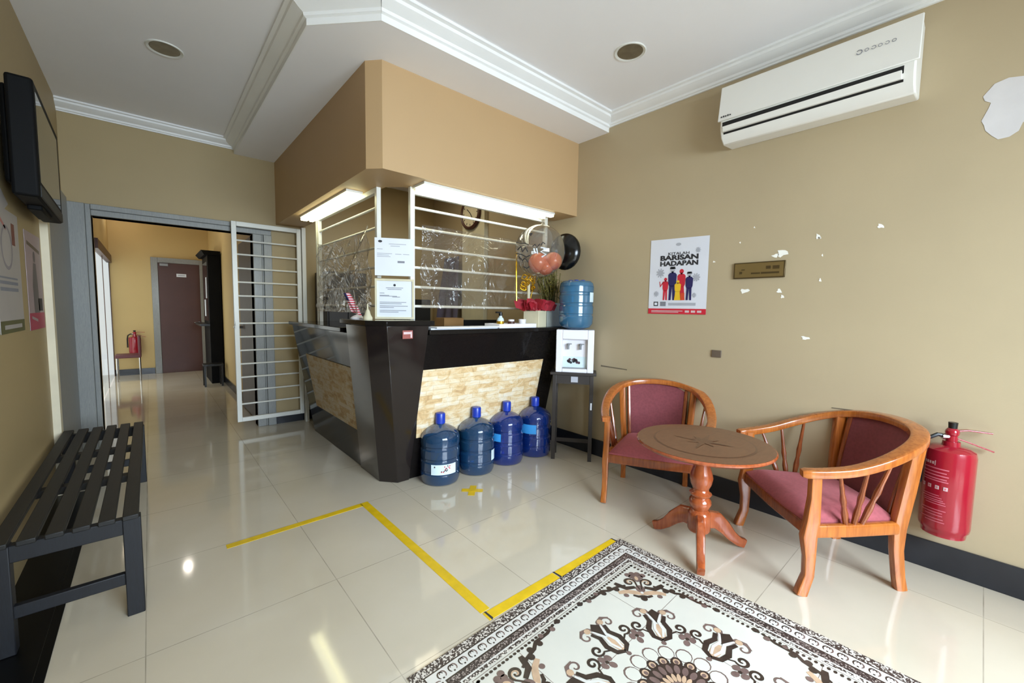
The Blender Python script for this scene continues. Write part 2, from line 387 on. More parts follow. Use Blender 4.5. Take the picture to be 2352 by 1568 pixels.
# back wall: lintel over the passage, piece right of it
OX0, OX1, OZ = -.318, .772, 1.885
b = MB().box((XL,YB,OZ),(OX1,YB+.12,2.8)).box((OX1,YB,0),(XR,YB+.12,2.8)).box((XL,YB,0),(OX0,YB+.12,OZ))
struct(b.build('wall_back', M['wall_l'], smooth=0))
# front wall behind the camera: wide shop window
b = MB().box((XL-.1,YF-.1,0),(.1,YF,2.8)).box((2.15,YF-.1,0),(XR+.1,YF,2.8)).box((.1,YF-.1,2.15),(2.15,YF,2.8))
struct(b.build('wall_front', M['wall'], smooth=0))
wf = struct(MB().box((.1,YF-.08,0),(.15,YF-.02,2.15)).box((2.1,YF-.08,0),(2.15,YF-.02,2.15)).box((.15,YF-.08,2.1),(2.1,YF-.02,2.15)).box((1.23,YF-.08,0),(1.27,YF-.02,2.1)).build('window_1', M['greyframe']))
MB().box((.15,YF-.055,0),(1.23,YF-.05,2.1)).box((1.27,YF-.055,0),(2.1,YF-.05,2.1)).build('glass_pane', M['glass'], wf)
struct(MB().box((XR-.012,YF,0),(XR,1.93,.135)).box((XR-.012,1.93,0),(XR,YB,.135)).build('baseboard_right', M['skirt'], bevel=.002))
struct(MB().box((.93,YB-.012,0),(XR-.02,YB,.1)).build('baseboard_back', M['skirt']))
# black granite border strip along the left wall
struct(MB().box((XL,YF,0),(-.3235,3.7,.004)).box((-.322,YF,0),(-.295,3.7,.004)).build('trim_floor_border', M['border']))
# cornices
PROF = [(0,0),(.092,0),(.092,-.012),(.078,-.016),(.074,-.028),(.05,-.045),(.026,-.054),(.022,-.066),(.012,-.07),(.012,-.078),(0,-.078)]
def cornice(name, p0, p1, nrm, zt=ZC, prof=PROF, e0=0, e1=0):
    p0, p1, nrm = Vector((*p0,0)), Vector((*p1,0)), Vector((*nrm,0)).normalized(); t = (p1-p0).normalized()
    m = MB(); m.hexa([p0 + t*(e0*u) + nrm*u + Vector((0,0,zt+v)) for u, v in prof], [p1 - t*(e1*u) + nrm*u + Vector((0,0,zt+v)) for u, v in prof])
    return struct(m.build(name, M['mould'], smooth=25))
cornice('trim_cornice_right', (XR,YF), (XR,2.045), (-1,0))
cornice('trim_cornice_back', (XL,YB), (.65,YB), (0,-1))
# dropped ceiling band round the counter with its moulded edge
a = [(XR,2.045),(.91,2.045),(.65,2.33),(.65,YB),(XR,YB)]
b = MB(); b.hexa([(x,y,ZS) for x, y in a], [(x,y,ZC) for x, y in a])
struct(b.build('trim_dropped_ceiling', M['ceil'], smooth=0))
PF = [(0,.0),(.092,0),(.092,-.014),(.074,-.02),(.07,-.034),(.046,-.05),(.022,-.06),(.02,-.075),(.006,-.08),(.006,-.112),(0,-.112)]
cornice('trim_moulding_front', (XR,2.045), (.91,2.045), (0,-1), prof=PF, e1=-.41)
cornice('trim_moulding_corner', (.91,2.045), (.65,2.33), (-.74,-.67), prof=PF, e0=-.4, e1=-.4)
cornice('trim_moulding_left', (.65,2.33), (.65,YB), (-1,0), prof=PF, e0=-.41)
# tan bulkhead above the counter: outer skin and return to the grilles
O = [(XR,2.343),(1.043,2.343),(.976,2.42),(.976,YB)]; I = [(XR,2.60),(1.30,2.60),(1.215,2.69),(1.215,YB)]
b = MB()
for i in range(3):
    q = [O[i],O[i+1],I[i+1],I[i]]
    b.hexa([(x,y,2.0) for x, y in q], [(x,y,ZS) for x, y in q])
bm_ = b.build('wall_bulkhead', M['tan'], smooth=0); struct(bm_)
# passage frame (grey architrave)
m = MB().box((-.445,YB-.03,0),(-.35,YB+.13,1.972)).box((-.35,YB-.018,0),(OX0,YB+.13,1.972)).box((OX0,YB-.018,OZ),(.93,YB+.13,1.93)).box((OX0,YB-.03,1.93),(.93,YB+.12,1.972))
m.box((OX1,YB-.018,0),(.845,YB+.13,OZ)).box((.86,YB-.03,0),(.93,YB+.02,OZ)).box((.845,YB-.012,0),(.86,YB+.02,OZ))
struct(m.build('trim_passage_frame', M['greyframe'], bevel=.004))
# grey door panel in the left wall beside the passage, cream edge strip
d = struct(MB().box((XL,3.80,0),(XL+.028,YB-.03,2.0)).build('door_1', M['greyframe'], bevel=.004))
MB().box((XL,3.71,0),(XL+.034,3.78,2.02)).build('edge_strip', M['cream_edge'], d)
# passage beyond
HX0, HX1, HY = -.46, .85, 9.4
struct(MB().box((HX0-.1,YB+.12,0),(HX0,7.0,2.8)).box((HX0-.1,7.0,1.97),(HX0,HY,2.8)).build('wall_passage_left', M['yellow'], smooth=0))
struct(MB().box((HX1,YB+.12,0),(HX1+.1,HY,2.8)).build('wall_passage_right', M['yellow'], smooth=0))
struct(MB().box((HX0,HY,0),(HX1+.1,HY+.1,2.8)).build('wall_passage_end', M['yellow'], smooth=0))
struct(MB().box((HX0-.1,YB+.12,2.72),(HX1+.1,HY,2.8)).build('ceiling_passage', M['ceil'], smooth=0))
struct(MB().box((HX1-.012,YB+.14,0),(HX1,HY,.1)).build('baseboard_passage_right', M['skirt']))
struct(MB().box((HX0,HY-.012,0),(.04,HY,.1)).build('baseboard_passage_end', M['skirt']))
wn = struct(MB().box((HX0-.03,7.0,1.85),(HX0+.03,HY-.01,1.97)).box((HX0-.01,7.0,0),(HX0,7.05,1.85)).box((HX0-.01,HY-.03,0),(HX0,HY-.001,1.85)).box((HX0-.01,8.1,0),(HX0-.003,8.13,1.85)).build('window_2', M['brown_door']))
MB().box((HX0-.008,7.05,0.02),(HX0-.004,HY-.03,1.85)).build('glass_pane', M['glass'], wn)
dr = struct(MB().box((.135,HY-.05,0),(.705,HY-.01,1.905)).build('door_2', M['brown_door'], bevel=.003))
MB().box((.045,HY-.06,0),(.135,HY,1.99)).box((.705,HY-.06,0),(.79,HY,1.99)).box((.135,HY-.06,1.905),(.705,HY,1.99)).build('door_frame', M['greyframe'], dr, bevel=.004)
MB().box((.38,HY-.055,1.675),(.515,HY-.05,1.73)).box((.40,HY-.057,1.695),(.495,HY-.055,1.71),1).build('name_plate', [M['paper'],M['ink_lt']], dr)
MB().cyl((.67,HY-.05,.88),(.67,HY-.1,.88),.018).cyl((.67,HY-.1,.88),(.60,HY-.1,.88),.01).build('door_handle', M['chrome'], dr)
MB().box((.16,HY-.10,1.85),(.27,HY-.05,1.89)).build('door_closer', M['grey'], dr)
d3 = struct(MB().box((.80,YB+.18,.01),(.838,5.75,1.9)).build('door_3', M['grey_cloth'], bevel=.003))
MB().cyl((.80,5.62,.95),(.75,5.62,.95),.015).sphere((.74,5.62,.95),.028).build('door_knob', M['chrome'], d3)
MB().box((.794,YB+.19,1.6),(.80,YB+.24,1.8)).box((.794,YB+.19,.2),(.80,YB+.24,.4)).build('hinge', M['black'], d3)

# ------------------------------------------------------------------ downlights, tube lights
for i, q in enumerate(DL):
    r = thing('recessed_downlight', (*q,ZC), ('round chrome recessed downlight in the ceiling above the passage side', 'round chrome recessed downlight in the ceiling near the air conditioner')[i], 'ceiling light', 'recessed downlights')
    MB().lathe([(.072,-.001),(.086,-.006),(.09,-.003),(.09,0),(.072,.0)], 36, (*q,ZC)).build('trim_ring', M['white_metal'], r)
    MB().lathe([(.073,-.002),(.07,.03),(.055,.075),(.03,.095),(.0001,.1)], 36, (*q,ZC)).build('reflector', M['chrome_d'], r)
    MB().lathe([(.0001,.02),(.014,.025),(.02,.05),(.016,.09),(.0001,.095)], 16, (*q,ZC)).build('bulb', M['white_pl'], r)
r = thing('fluorescent_light', (1.93,2.44,2.0), 'long lit fluorescent batten under the bulkhead facing the water dispenser side', 'ceiling light', 'lit fluorescent battens')
MB().box((1.335,2.385,1.985),(2.54,2.53,2.0)).build('housing', M['white_metal'], r)
MB().box((1.34,2.388,1.966),(2.535,2.43,1.985)).box((1.34,2.485,1.966),(2.535,2.51,1.985)).build('diffuser', M['tube'], r, bevel=.006)
r = thing('fluorescent_light', (1.09,3.5,2.0), 'shorter lit fluorescent batten under the bulkhead facing the barred gate', 'ceiling light', 'lit fluorescent battens')
MB().box((1.035,2.91,1.985),(1.15,4.06,2.0)).build('housing', M['white_metal'], r)
MB().box((1.04,2.915,1.958),(1.095,4.055,1.985)).box((1.11,2.915,1.958),(1.145,4.055,1.985)).build('diffuser', M['tube_l'], r, bevel=.006)
r = thing('passage_downlight', (.29,7.5,2.72), 'small round lit downlight in the passage ceiling', 'ceiling light')
MB().lathe([(.05,-.02),(.075,-.02),(.075,0),(.05,0)], 24, (.29,7.5,2.72)).build('trim_ring', M['white_metal'], r)
o = MB().box((-.42,8.55,2.66),(-.2,9.1,2.72)).build('passage_ceiling_lamp', M['lamp_h'], loc=(-.3,8.8,2.72)); tag(o, 'small bright ceiling lamp at the far end of the passage', 'ceiling light')

# ------------------------------------------------------------------ reception counter
ct = thing('reception_counter', (1.6,2.7,0), 'black granite reception counter with stone cladding and leaning front', 'counter')
def fy(z): return 2.345 + .245*(1.045-z)/1.045
def fx(z): return .985 + .18*(1.045-z)/1.045
def ring(z, k=0):
    return [(fx(z), 4.2), (fx(z), fy(z)+.1), (fx(z)+.08, fy(z)), (2.62, fy(z)), (2.62, 2.92), (1.50, 2.92), (1.50, 4.2)]
b = MB(); b.hexa([(x,y,0) for x,y in ring(0)], [(x,y,1.03) for x,y in ring(1.03)])
b.build('body', M['granite'], ct, bevel=.003)
# worktops
MB().box((1.34,2.325,1.03),(2.72,2.95,1.062)).build('worktop', M['granite'], ct, bevel=.004)
MB().box((.965,2.86,1.03),(1.52,4.24,1.062)).build('worktop', M['granite'], ct, bevel=.004)
# corner pilaster: proud of the body, with its raised slab
def pil(z):
    e = .012
    return [(fx(z)-e, fy(z)+.42), (fx(z)-e, fy(z)+.09), (fx(z)+.075, fy(z)-e), (fx(z)+.35-.19*(1.045-z)/1.045, fy(z)-e), (fx(z)+.4, fy(z)+.42)]
b = MB(); b.hexa([(x,y,0) for x,y in pil(0)], [(x,y,1.09) for x,y in pil(1.09)])
b.build('corner_pilaster', M['granite_b'], ct, bevel=.003)
q = [(.962,2.86),(.962,2.42),(1.05,2.32),(1.375,2.32),(1.375,2.70),(1.25,2.86)]
b = MB(); b.hexa([(x,y,1.09) for x,y in q], [(x,y,1.122) for x,y in q]); b.build('corner_slab', M['granite'], ct, bevel=.004)
def fpan(u, z, e): return (u, fy(z)-e, z)
b = MB(); b.hexa([fpan(1.345,.31,.006),fpan(2.45,.31,.006),fpan(2.45,.31,-.01),fpan(1.345,.31,-.01)], [fpan(1.305,.795,.006),fpan(2.455,.795,.006),fpan(2.455,.795,-.01),fpan(1.305,.795,-.01)])
b.build('stone_panel', M['stone_f'], ct)['label'] = 'pale split stone panel on the sunlit front'
def lpan(y, z, e): return (fx(z)-e, y, z)
b = MB(); b.hexa([lpan(2.84,.31,.006),lpan(3.92,.31,.006),lpan(3.92,.31,-.01),lpan(2.84,.31,-.01)], [lpan(2.79,.785,.006),lpan(3.92,.785,.006),lpan(3.92,.785,-.01),lpan(2.79,.785,-.01)])
b.build('stone_panel', M['stone_l'], ct)['label'] = 'split stone panel on the passage side, shade put into its colour'
px = ony(936,768,fy(1.03)-.016)
b = MB(); b.box((px.x-.034,fy(px.z)-.018,px.z-.026),(px.x+.034,fy(px.z)-.012,px.z+.026)).box((px.x-.028,fy(px.z)-.0195,px.z+.002),(px.x+.018,fy(px.z)-.018,px.z+.016),1).box((px.x+.018,fy(px.z)-.0195,px.z-.02),(px.x+.028,fy(px.z)-.018,px.z+.018),1)
b.build('small_plate', [mat('dull_red_plate',(150,74,66),.5), M['pink_ink']], ct)['label'] = 'small dull red sticker plate'

# ------------------------------------------------------------------ window grilles above the counter
g = thing('window_grille', (1.95,2.56,1.062), 'white barred grille on the dispenser side of the counter', 'grille', 'counter grilles')
MB().box((1.325,2.55,1.122),(1.358,2.58,2.0)).box((2.60,2.55,1.062),(2.63,2.58,2.0)).box((1.358,2.55,1.955),(2.60,2.58,2.0)).build('frame', M['white_metal'], g, bevel=.002)
for z in (1.871,1.739,1.607,1.475,1.344,1.213): MB().cyl((1.35,2.565,z),(2.61,2.565,z),.009,n=8).build('bar', M['white_metal'], g)
g = thing('window_grille', (1.18,3.4,1.062), 'white barred grille on the passage side of the counter', 'grille', 'counter grilles')
MB().box((1.165,2.715,1.40),(1.195,2.748,2.0)).box((1.165,4.03,1.062),(1.195,4.06,2.0)).box((1.165,3.98,1.062),(1.195,4.0,2.0)).box((1.165,2.748,1.965),(1.195,4.03,2.0)).build('frame', M['white_metal'], g, bevel=.002)
for z in (1.871,1.739,1.607,1.475,1.344,1.213): MB().cyl((1.18,2.735,z),(1.18,4.04,z),.009,n=8).build('bar', M['white_metal'], g)
# clear plastic sheets hung on the grilles
random.seed(3)
def sheetx(u, v):
    x = 1.40+u*1.14; z = 1.20+v*.56
    return (x, 2.535+.008*math.sin(9*u+3*v)+.006*math.sin(23*u-11*v)+.01*math.sin(5*v+2*u), z)
o = MB().grid(sheetx, 40, 24).build('plastic_sheet', M['film'], loc=(1.97,2.535,1.2), smooth=180, recalc=False); tag(o, 'clear plastic sheet hung flat on the grille behind the flower box', 'plastic sheet', 'clear plastic sheets on the grilles')
def sheety(u, v):
    y = 2.80+u*1.16; sag = .10*math.sin(PI*u)**.7*(v); z = 1.16+v*.60-sag*.5
    x = 1.148+.012*math.sin(11*(u+.5*v))+.014*math.sin(31*(u*.7+v*.6))*(.3+.7*v)+.006*math.sin(60*u*v)
    return (x, y, z)
o = MB().grid(sheety, 70, 40).build('plastic_sheet', M['film_w'], loc=(1.148,3.4,1.16), smooth=180, recalc=False); tag(o, 'crumpled clear plastic sheet on the grille behind the small flag', 'plastic sheet', 'clear plastic sheets on the grilles')
# notices between the grilles
def lines(m, fn, u0, u1, vs, h, mi, jit=.3):
    for v in vs:
        a = u0+random.random()*jit*(u1-u0)*.4; c = u1-random.random()*jit*(u1-u0)
        m.quad2(fn, a, v, c, v+h, mi)
n0, n1 = Vector((1.125,2.66,0)), Vector((1.345,2.54,0)); nt = (n1-n0).normalized(); nn = Vector((-nt.y*-1, -nt.x, 0)).normalized(); nn = Vector((nt.y,-nt.x,0))
def NF(z0): return lambda u, v, e=.0: n0 + nt*u + nn*e + Vector((0,0,z0+v))
W = (n1-n0).length
f = NF(1.412); m = MB().prism([(0,0),(W,0),(W,.245),(0,.245)], f, -.004, 0)
fe = lambda u, v: f(u, v, .0012)
m.disc(fe, .035,.222,.013,1,16,.008)
for (a,c,v) in [(.09,.20,.205),(.10,.16,.192),(.015,.05,.17),(.015,.11,.142),(.015,.09,.132),(.015,.10,.122),(.13,.17,.14),(.18,.22,.14)]: m.quad2(fe, a, v, c, v+.004, 3)
m.quad2(fe, .145,.085,.19,.098,2)
o = m.build('notice_sheet', [M['paper'],M['ink'],M['ink_grey'],M['ink_lt']], loc=f(W/2,0), smooth=0); tag(o, 'white notice sheet fixed between the grilles, upper of the two notices', 'notice')
r = thing('document_frame', tuple(NF(1.125)(W/2,0)), 'cream framed document standing on the counter corner slab', 'picture frame')
f2 = NF(1.125); m = MB()
for p in ([(0,0),(W,0),(W,.014),(0,.014)], [(0,.252),(W,.252),(W,.266),(0,.266)], [(0,.014),(.012,.014),(.012,.252),(0,.252)], [(W-.012,.014),(W,.014),(W,.252),(W-.012,.252)]): m.prism(p, f2, -.008, .01)
m.build('frame', M['cream'], r)
fe2 = lambda u, v: f2(u, v, .0035)
m = MB().prism([(.012,.014),(W-.012,.014),(W-.012,.252),(.012,.252)], f2, -.006, .002)
m.disc(fe2, W/2,.225,.008,1)
for (a,c,v) in [(.07,.18,.205),(.08,.17,.195),(.03,.06,.17),(.03,.09,.155),(.11,.16,.145),(.03,.14,.15),(.03,.2,.11),(.03,.17,.1),(.03,.21,.085),(.03,.12,.075),(.03,.2,.055),(.03,.15,.045)]: m.quad2(fe2, a, v, c, v+.0035, 2)
m.build('document', [M['paper'],M['ink'],M['ink_grey']], r, smooth=0)

# ------------------------------------------------------------------ things on the counter
def slab_pt(px, py): return onz(px, py, 1.122)
r = thing('table_flag', (1.06,2.84,1.122), 'small red and white striped flag on a stand at the counter corner', 'flag')
MB().lathe([(.0001,0),(.045,0),(.045,.008),(.03,.018),(.012,.026),(.0001,.03)], 20, (1.06,2.80,1.122)).build('base', M['white_pl'], r)
MB().cyl((1.06,2.80,1.14),(1.06,2.86,1.315),.003,n=6).build('pole', M['chrome'], r)
def fl(u, v):
    k = -.02+.075*u*(1-.35*v)-.05*v; d_ = .008*math.sin(7*u+3*v)
    return (1.06-.75*(.01-k)+.66*d_, 2.835+.66*(.01-k)+.75*d_, 1.17+.125*v-.035*u*(1-v))
MB().grid(fl, 10, 10).build('cloth', M['flag'], r, smooth=180)
MB().grid(lambda u, v: Vector(fl(u*.45, .62+.38*v))+Vector((-.002,0,0)), 5, 4).build('canton', M['flagblue'], r, smooth=180)
p = slab_pt(845,728)
o = MB().lathe([(.0001,0),(.03,0),(.031,.01),(.02,.03),(.013,.055),(.006,.066),(.004,.10),(.0001,.102)], 20, (1.068,2.645,1.122)).build('desk_bell', M['cream'], loc=(1.068,2.645,1.122)); tag(o, 'small pale cone-shaped bell beside the framed document', 'bell')
r = thing('folded_card', (1.65,2.42,1.062), 'long white folded card lying flat on the counter', 'card')
MB().box((1.37,2.36,1.062),(1.93,2.50,1.070)).box((1.40,2.335,1.070),(1.95,2.46,1.078)).build('sheet', M['paper'], r)
WLOC_T = (2.12,2.43,1.062)
r = thing('serving_tray', WLOC_T, 'white tray holding small bottles on the counter', 'tray')
MB().box((1.93,2.34,1.062),(2.31,2.52,1.068)).box((1.93,2.34,1.068),(2.31,2.348,1.094)).box((1.93,2.512,1.068),(2.31,2.52,1.094)).box((1.93,2.348,1.068),(1.938,2.512,1.094)).box((2.302,2.348,1.068),(2.31,2.512,1.094)).build('tray_body', M['white_pl'], r, bevel=.002)
r = thing('pump_bottle', (2.03,2.45,1.068), 'small clear bottle with black top standing in the white tray', 'bottle')
MB().lathe([(.0001,0),(.026,0),(.027,.05),(.022,.066),(.012,.074),(.012,.084),(.0001,.084)], 18, (2.03,2.45,1.068)).build('bottle_body', M['label'], r)
MB().lathe([(.0275,.018),(.028,.02),(.028,.042),(.0275,.044)], 18, (2.03,2.45,1.068)).build('bottle_label', M['gold'], r)
MB().cyl((2.03,2.45,1.152),(2.03,2.45,1.178),.014,n=14).box((1.985,2.443,1.172),(2.035,2.457,1.184)).build('pump', M['black'], r)
o = MB().lathe([(.0001,0),(.024,0),(.03,.058),(.027,.058),(.022,.006),(.0001,.006)], 18, (2.24,2.43,1.068)).build('white_cup', M['white_pl'], loc=(2.24,2.43,1.068)); tag(o, 'white cup in the tray next to the flower box', 'cup')
r = thing('ink_jar', (2.14,2.45,1.068), 'squat dark jar between the bottle and the white cup', 'jar')
MB().lathe([(.0001,0),(.028,0),(.028,.042),(.0001,.042)], 16, (2.14,2.45,1.068)).build('jar_body', M['brown_door'], r)
MB().lathe([(.0001,.042),(.024,.042),(.024,.056),(.0001,.056)], 16, (2.14,2.45,1.068)).build('lid', M['white_pl'], r)
# flower box with red tissue, gold ribbons; clear balloon
fbx = (2.385,2.435,1.062)
r = thing('flower_box', fbx, 'cream square flower box with crimson tissue and gold bow', 'gift box')
T = Matrix.Translation(fbx) @ Matrix.Rotation(math.radians(18),4,'Z')
MB().box((-.07,-.07,0),(.07,.07,.135),0,T).build('box', M['cream'], r, bevel=.003)
random.seed(5)
m = MB()
for k in range(70):
    a = random.random()*2*PI; rr = .17*math.sqrt(random.random()); z = 1.195+.02*random.random(); q = random.random()*PI
    c = Vector((fbx[0]+rr*math.cos(a), fbx[1]-.01+.5*rr*math.sin(a), z)); s = .035
    t = Vector((math.cos(q),math.sin(q),.2))*s; u = Vector((random.uniform(-.4,.4),random.uniform(-.4,.2),1))*(.05+.02*random.random())
    m.add([c-t, c+t, c+t*1.3+u, c+u*1.15, c-t*1.3+u], [(0,1,2,3,4)])
m.build('tissue', M['ribbon'], r, recalc=False)
m = MB()
for k in range(16):
    a = random.random()*2*PI; c = Vector((2.325+.05*math.cos(a), 2.46+.03*math.sin(a), 1.42+.045*random.uniform(-1,1)))
    pts = [c+Vector((.024*math.cos(q*2*PI/8+a), .012*math.sin(q), .02*math.sin(q*2*PI/8))) for q in range(9)]
    m.tube(pts, .005, 6)
m.build('bow', M['gold'], r)
MB().cyl((2.335,2.46,1.19),(2.33,2.46,1.41),.012,n=10).build('ribbon_tail', M['cream'], r)
m = MB(); m.tube([(2.22,2.48,1.22),(2.215,2.485,1.5),(2.23,2.5,1.66)], .006, 6); m.tube([(2.35,2.47,1.25),(2.42,2.48,1.45),(2.49,2.5,1.62)], .004, 6)
m.build('gold_streamer', M['gold'], r)
BC = ony(1240,577,2.325); BR = .197
r = thing('clear_balloon', tuple(BC-Vector((0,0,BR))), 'clear bubble balloon with black print floating above the flower box', 'balloon')
MB().sphere(BC, BR, 32, 20, 0, (1,1,1.03)).build('bubble', M['balloon'], r, smooth=180)
MB().lathe([(.004,0),(.012,.02),(.018,.05),(.006,.07),(.01,.11),(.02,.13)], 12, tuple(BC+Vector((.06,.03,BR-.03)))).build('knot', M['film'], r)
def onb(px, py, k=1.012):
    """point on the near side of the bubble"""
    d = ray(px, py).normalized(); o = Vector((0,0,H)); oc = o-BC; bb = d.dot(oc); cc = oc.dot(oc)-(BR*k)**2; q = bb*bb-cc
    return o + d*(-bb-math.sqrt(max(q,0)))
m = MB(); random.seed(11)
for pts in ([(1186,556),(1196,559),(1205,558),(1214,562)], [(1189,573),(1196,566),(1200,578),(1207,568),(1212,578)], [(1186,582),(1198,584),(1209,590),(1217,586)], [(1223,566),(1229,561),(1233,568),(1240,560)],
            [(1192,590),(1200,598),(1206,592),(1213,602)], [(1202,612),(1210,616),(1216,612)], [(1243,562),(1247,556),(1252,560)], [(1216,537),(1222,536),(1219,541),(1216,537)]):
    m.tube([onb(*p) for p in pts], .004, 6)
m.build('black_print', M['ink'], r)
m = MB()
for pts in ([(1226,570),(1229,582)], [(1232,570),(1235,582),(1226,577)], [(1242,568),(1256,570),(1242,578),(1254,584),(1244,590)]): m.tube([onb(*p) for p in pts], .006, 6)
m.build('white_print', M['paper'], r)
for (px_, py_, rr) in ((1236,606,.078),(1274,602,.07),(1254,616,.066)):
    d = ray(px_, py_).normalized(); c = Vector((0,0,H))+d*(BC-Vector((0,0,H))).dot(d)
    c = BC+(c-BC)*.9
    MB().sphere(c, rr, 18, 12).build('inner_balloon', M['orange'], r, smooth=180)
c = Vector((2.635,2.345,1.69)); 
MBk = MB().sphere((0,0,0), .135, 24, 14, 0, (.42,1,1.12)); T = Matrix.Translation(c) @ Matrix.Rotation(math.radians(20),4,'Z')
MBk.v = [T @ v for v in MBk.v]
o = MBk.build('foil_balloon', M['blackfoil'], loc=tuple(c-Vector((0,0,.15))), smooth=180); tag(o, 'black foil balloon tucked behind the clear balloon against the wall', 'balloon')
r = thing('twig_planter', (2.61,2.48,1.062), 'pale planter of yellow-green twigs behind the water bottle', 'plant')
MB().box((2.515,2.42,1.062),(2.70,2.535,1.265)).build('planter_box', M['planter'], r, bevel=.006)
random.seed(21); m = MB(); lf = MB()
for k in range(46):
    x, y = random.uniform(2.53,2.69), random.uniform(2.43,2.53); h = random.uniform(.18,.36); dx, dy = random.uniform(-.16,.04), random.uniform(-.03,.03)
    pts = [(x+dx*t+.01*math.sin(9*t+k), y+dy*t, 1.25+h*t) for t in (0,.35,.7,1)]
    pts = [(min(p[0],2.74),p[1],p[2]) for p in pts]
    m.tube(pts, .0035, 5)
    for j in range(12):
        t = random.uniform(.2,1); a = random.random()*2*PI; c = Vector((x+dx*t, y+dy*t, 1.25+h*t)); d = Vector((math.cos(a),math.sin(a),random.uniform(-.3,.8)))*.034; e = d.cross(Vector((0,0,1))).normalized()*.008
        if (c+d).x < 2.75 and (c+d).y < 2.545: lf.add([c, c+d*.5+e, c+d, c+d*.5-e], [(0,1,2,3)], j%2)
m.build('twigs', M['leaf_d'], r); lf.build('leaves', [M['leaf'],M['leaf_d']], r, recalc=False)

# ------------------------------------------------------------------ reception interior
struct(MB().box((2.715,3.57,0),(XR,3.98,ZS)).build('trim_column', M['cream'], bevel=.003))
r = thing('wall_clock', (2.715,3.79,2.1), 'round dark-rimmed wall clock on the column behind the counter', 'clock')
TC = Matrix.Translation((2.715,3.80,2.25)) @ Matrix.Rotation(-PI/2,4,'Y')
def lat(prof, T, n=32): return MB().lathe(prof, n, (0,0,0), 0, T)
lat([(.145,0),(.175,0),(.175,.03),(.16,.04),(.145,.03)], TC).build('rim', M['brown_door'], r)
lat([(.0001,.012),(.146,.012),(.146,.02),(.0001,.02)], TC).build('face', M['face'], r)
for a, L, n_ in ((2.2,.11,'minute_hand'),(-.7,.075,'hour_hand')): MB().box((-.004,0,.022),(.004,L,.025),0,TC @ Matrix.Rotation(a,4,'Z')).build(n_, M['ink'], r)
for k in range(12): MB().box((-.004,.115,.021),(.004,.135,.023),0,TC @ Matrix.Rotation(k*PI/6,4,'Z')).build('hour_mark', M['ink'], r)
def cloth(u, v): return (2.70-.02*math.sin(14*u)+.012*math.sin(5*v+9*u)-.04*(1-v), 4.0+u*.42*(.75+.25*(1-v))+.03*(1-v), .85+.95*v)
o = MB().grid(cloth, 24, 16).build('hanging_cloth', M['purple'], loc=(2.70,4.2,.85), smooth=180, recalc=False); tag(o, 'purple-grey garment hanging on the wall left of the clock column', 'cloth')
ds = thing('office_desk', (2.2,4.2,0), 'dark office desk along the wall behind the counter', 'desk')
MB().box((1.75,4.1,.72),(2.62,4.62,.76)).build('desk_top', M['stand'], ds)
for x in (1.78,2.58): MB().box((x-.02,4.14,0),(x+.02,4.6,.72)).build('side_panel', M['stand'], ds)
mo = thing('computer_monitor', (2.28,4.3,.76), 'dark computer monitor on the desk behind the grille', 'monitor')
MB().box((2.04,4.28,.93),(2.48,4.32,1.30)).build('screen', M['black'], mo, bevel=.004)
MB().box((2.22,4.26,.76),(2.34,4.36,.772)).box((2.26,4.32,.77),(2.30,4.34,1.0)).build('foot', M['black'], mo)
bx = onz(1022,741,1.05)
o = MB().box((1.90,3.05,.95),(2.10,3.2,1.12)).build('cardboard_box', M['cardboard'], loc=(2.0,3.12,.95)); tag(o, 'brown cardboard box behind the counter under the clock side', 'box')
sh = thing('inner_ledge', (2.1,3.1,0), 'dark work ledge just behind the counter', 'ledge')
MB().box((1.55,2.96,.91),(2.60,3.34,.95)).build('ledge_top', M['stand'], sh)
for x in (1.6,2.56): MB().box((x-.02,2.98,0),(x+.02,3.32,.91)).build('leg_panel', M['stand'], sh)
o = MB().box((2.16,3.0,.95),(2.56,3.16,.97)).box((2.16,3.15,.97),(2.56,3.165,1.10)).build('black_laptop', M['black'], loc=(2.36,3.1,.95), bevel=.003); tag(o, 'open black laptop on the ledge behind the tray', 'laptop')
cab = thing('storage_cabinet', (1.75,4.5,0), 'dark wooden cabinet at the back of the office', 'cabinet')
MB().box((1.32,4.28,0),(1.72,4.66,1.55)).build('carcass', M['stand'], cab, bevel=.003)
for x in (1.335,1.525): 
    dd = MB().box((x,4.262,.04),(x+.18,4.28,1.5)).build('door', M['stand'], cab, bevel=.002)
    MB().box((x+.08,4.25,.8),(x+.1,4.262,.9)).build('handle', M['chrome'], dd)

# ------------------------------------------------------------------ barred gate
gt = thing('barred_gate', (.9,4.6,.09), 'white steel gate with horizontal bars standing open beside the passage', 'gate')
GY, GZ = 4.60, .09
MB().box((.592,GY,GZ),(.632,GY+.03,1.972)).box((1.14,GY,GZ),(1.178,GY+.03,1.972)).box((.632,GY,1.93),(1.14,GY+.03,1.972)).box((.632,GY,GZ),(1.14,GY+.03,GZ+.04)).build('frame', M['white_metal'], gt, bevel=.003)
for k in range(13): MB().cyl((.63,GY+.015,GZ+.04+(k+1)*.1286),(1.142,GY+.015,GZ+.04+(k+1)*.1286),.008,n=8).build('bar', M['white_metal'], gt)
MB().cyl((.605,GY-.02,1.02),(.605,GY,1.02),.009).box((.6,GY-.008,.98),(.615,GY,1.05)).build('latch', M['white_metal'], gt)
po = tag(MB().box((1.185,GY-.01,0),(1.222,GY+.04,1.99)).build('gate_post', M['white_metal'], loc=(1.2,GY,0), bevel=.003), 'white steel post the barred gate hangs from', 'post')

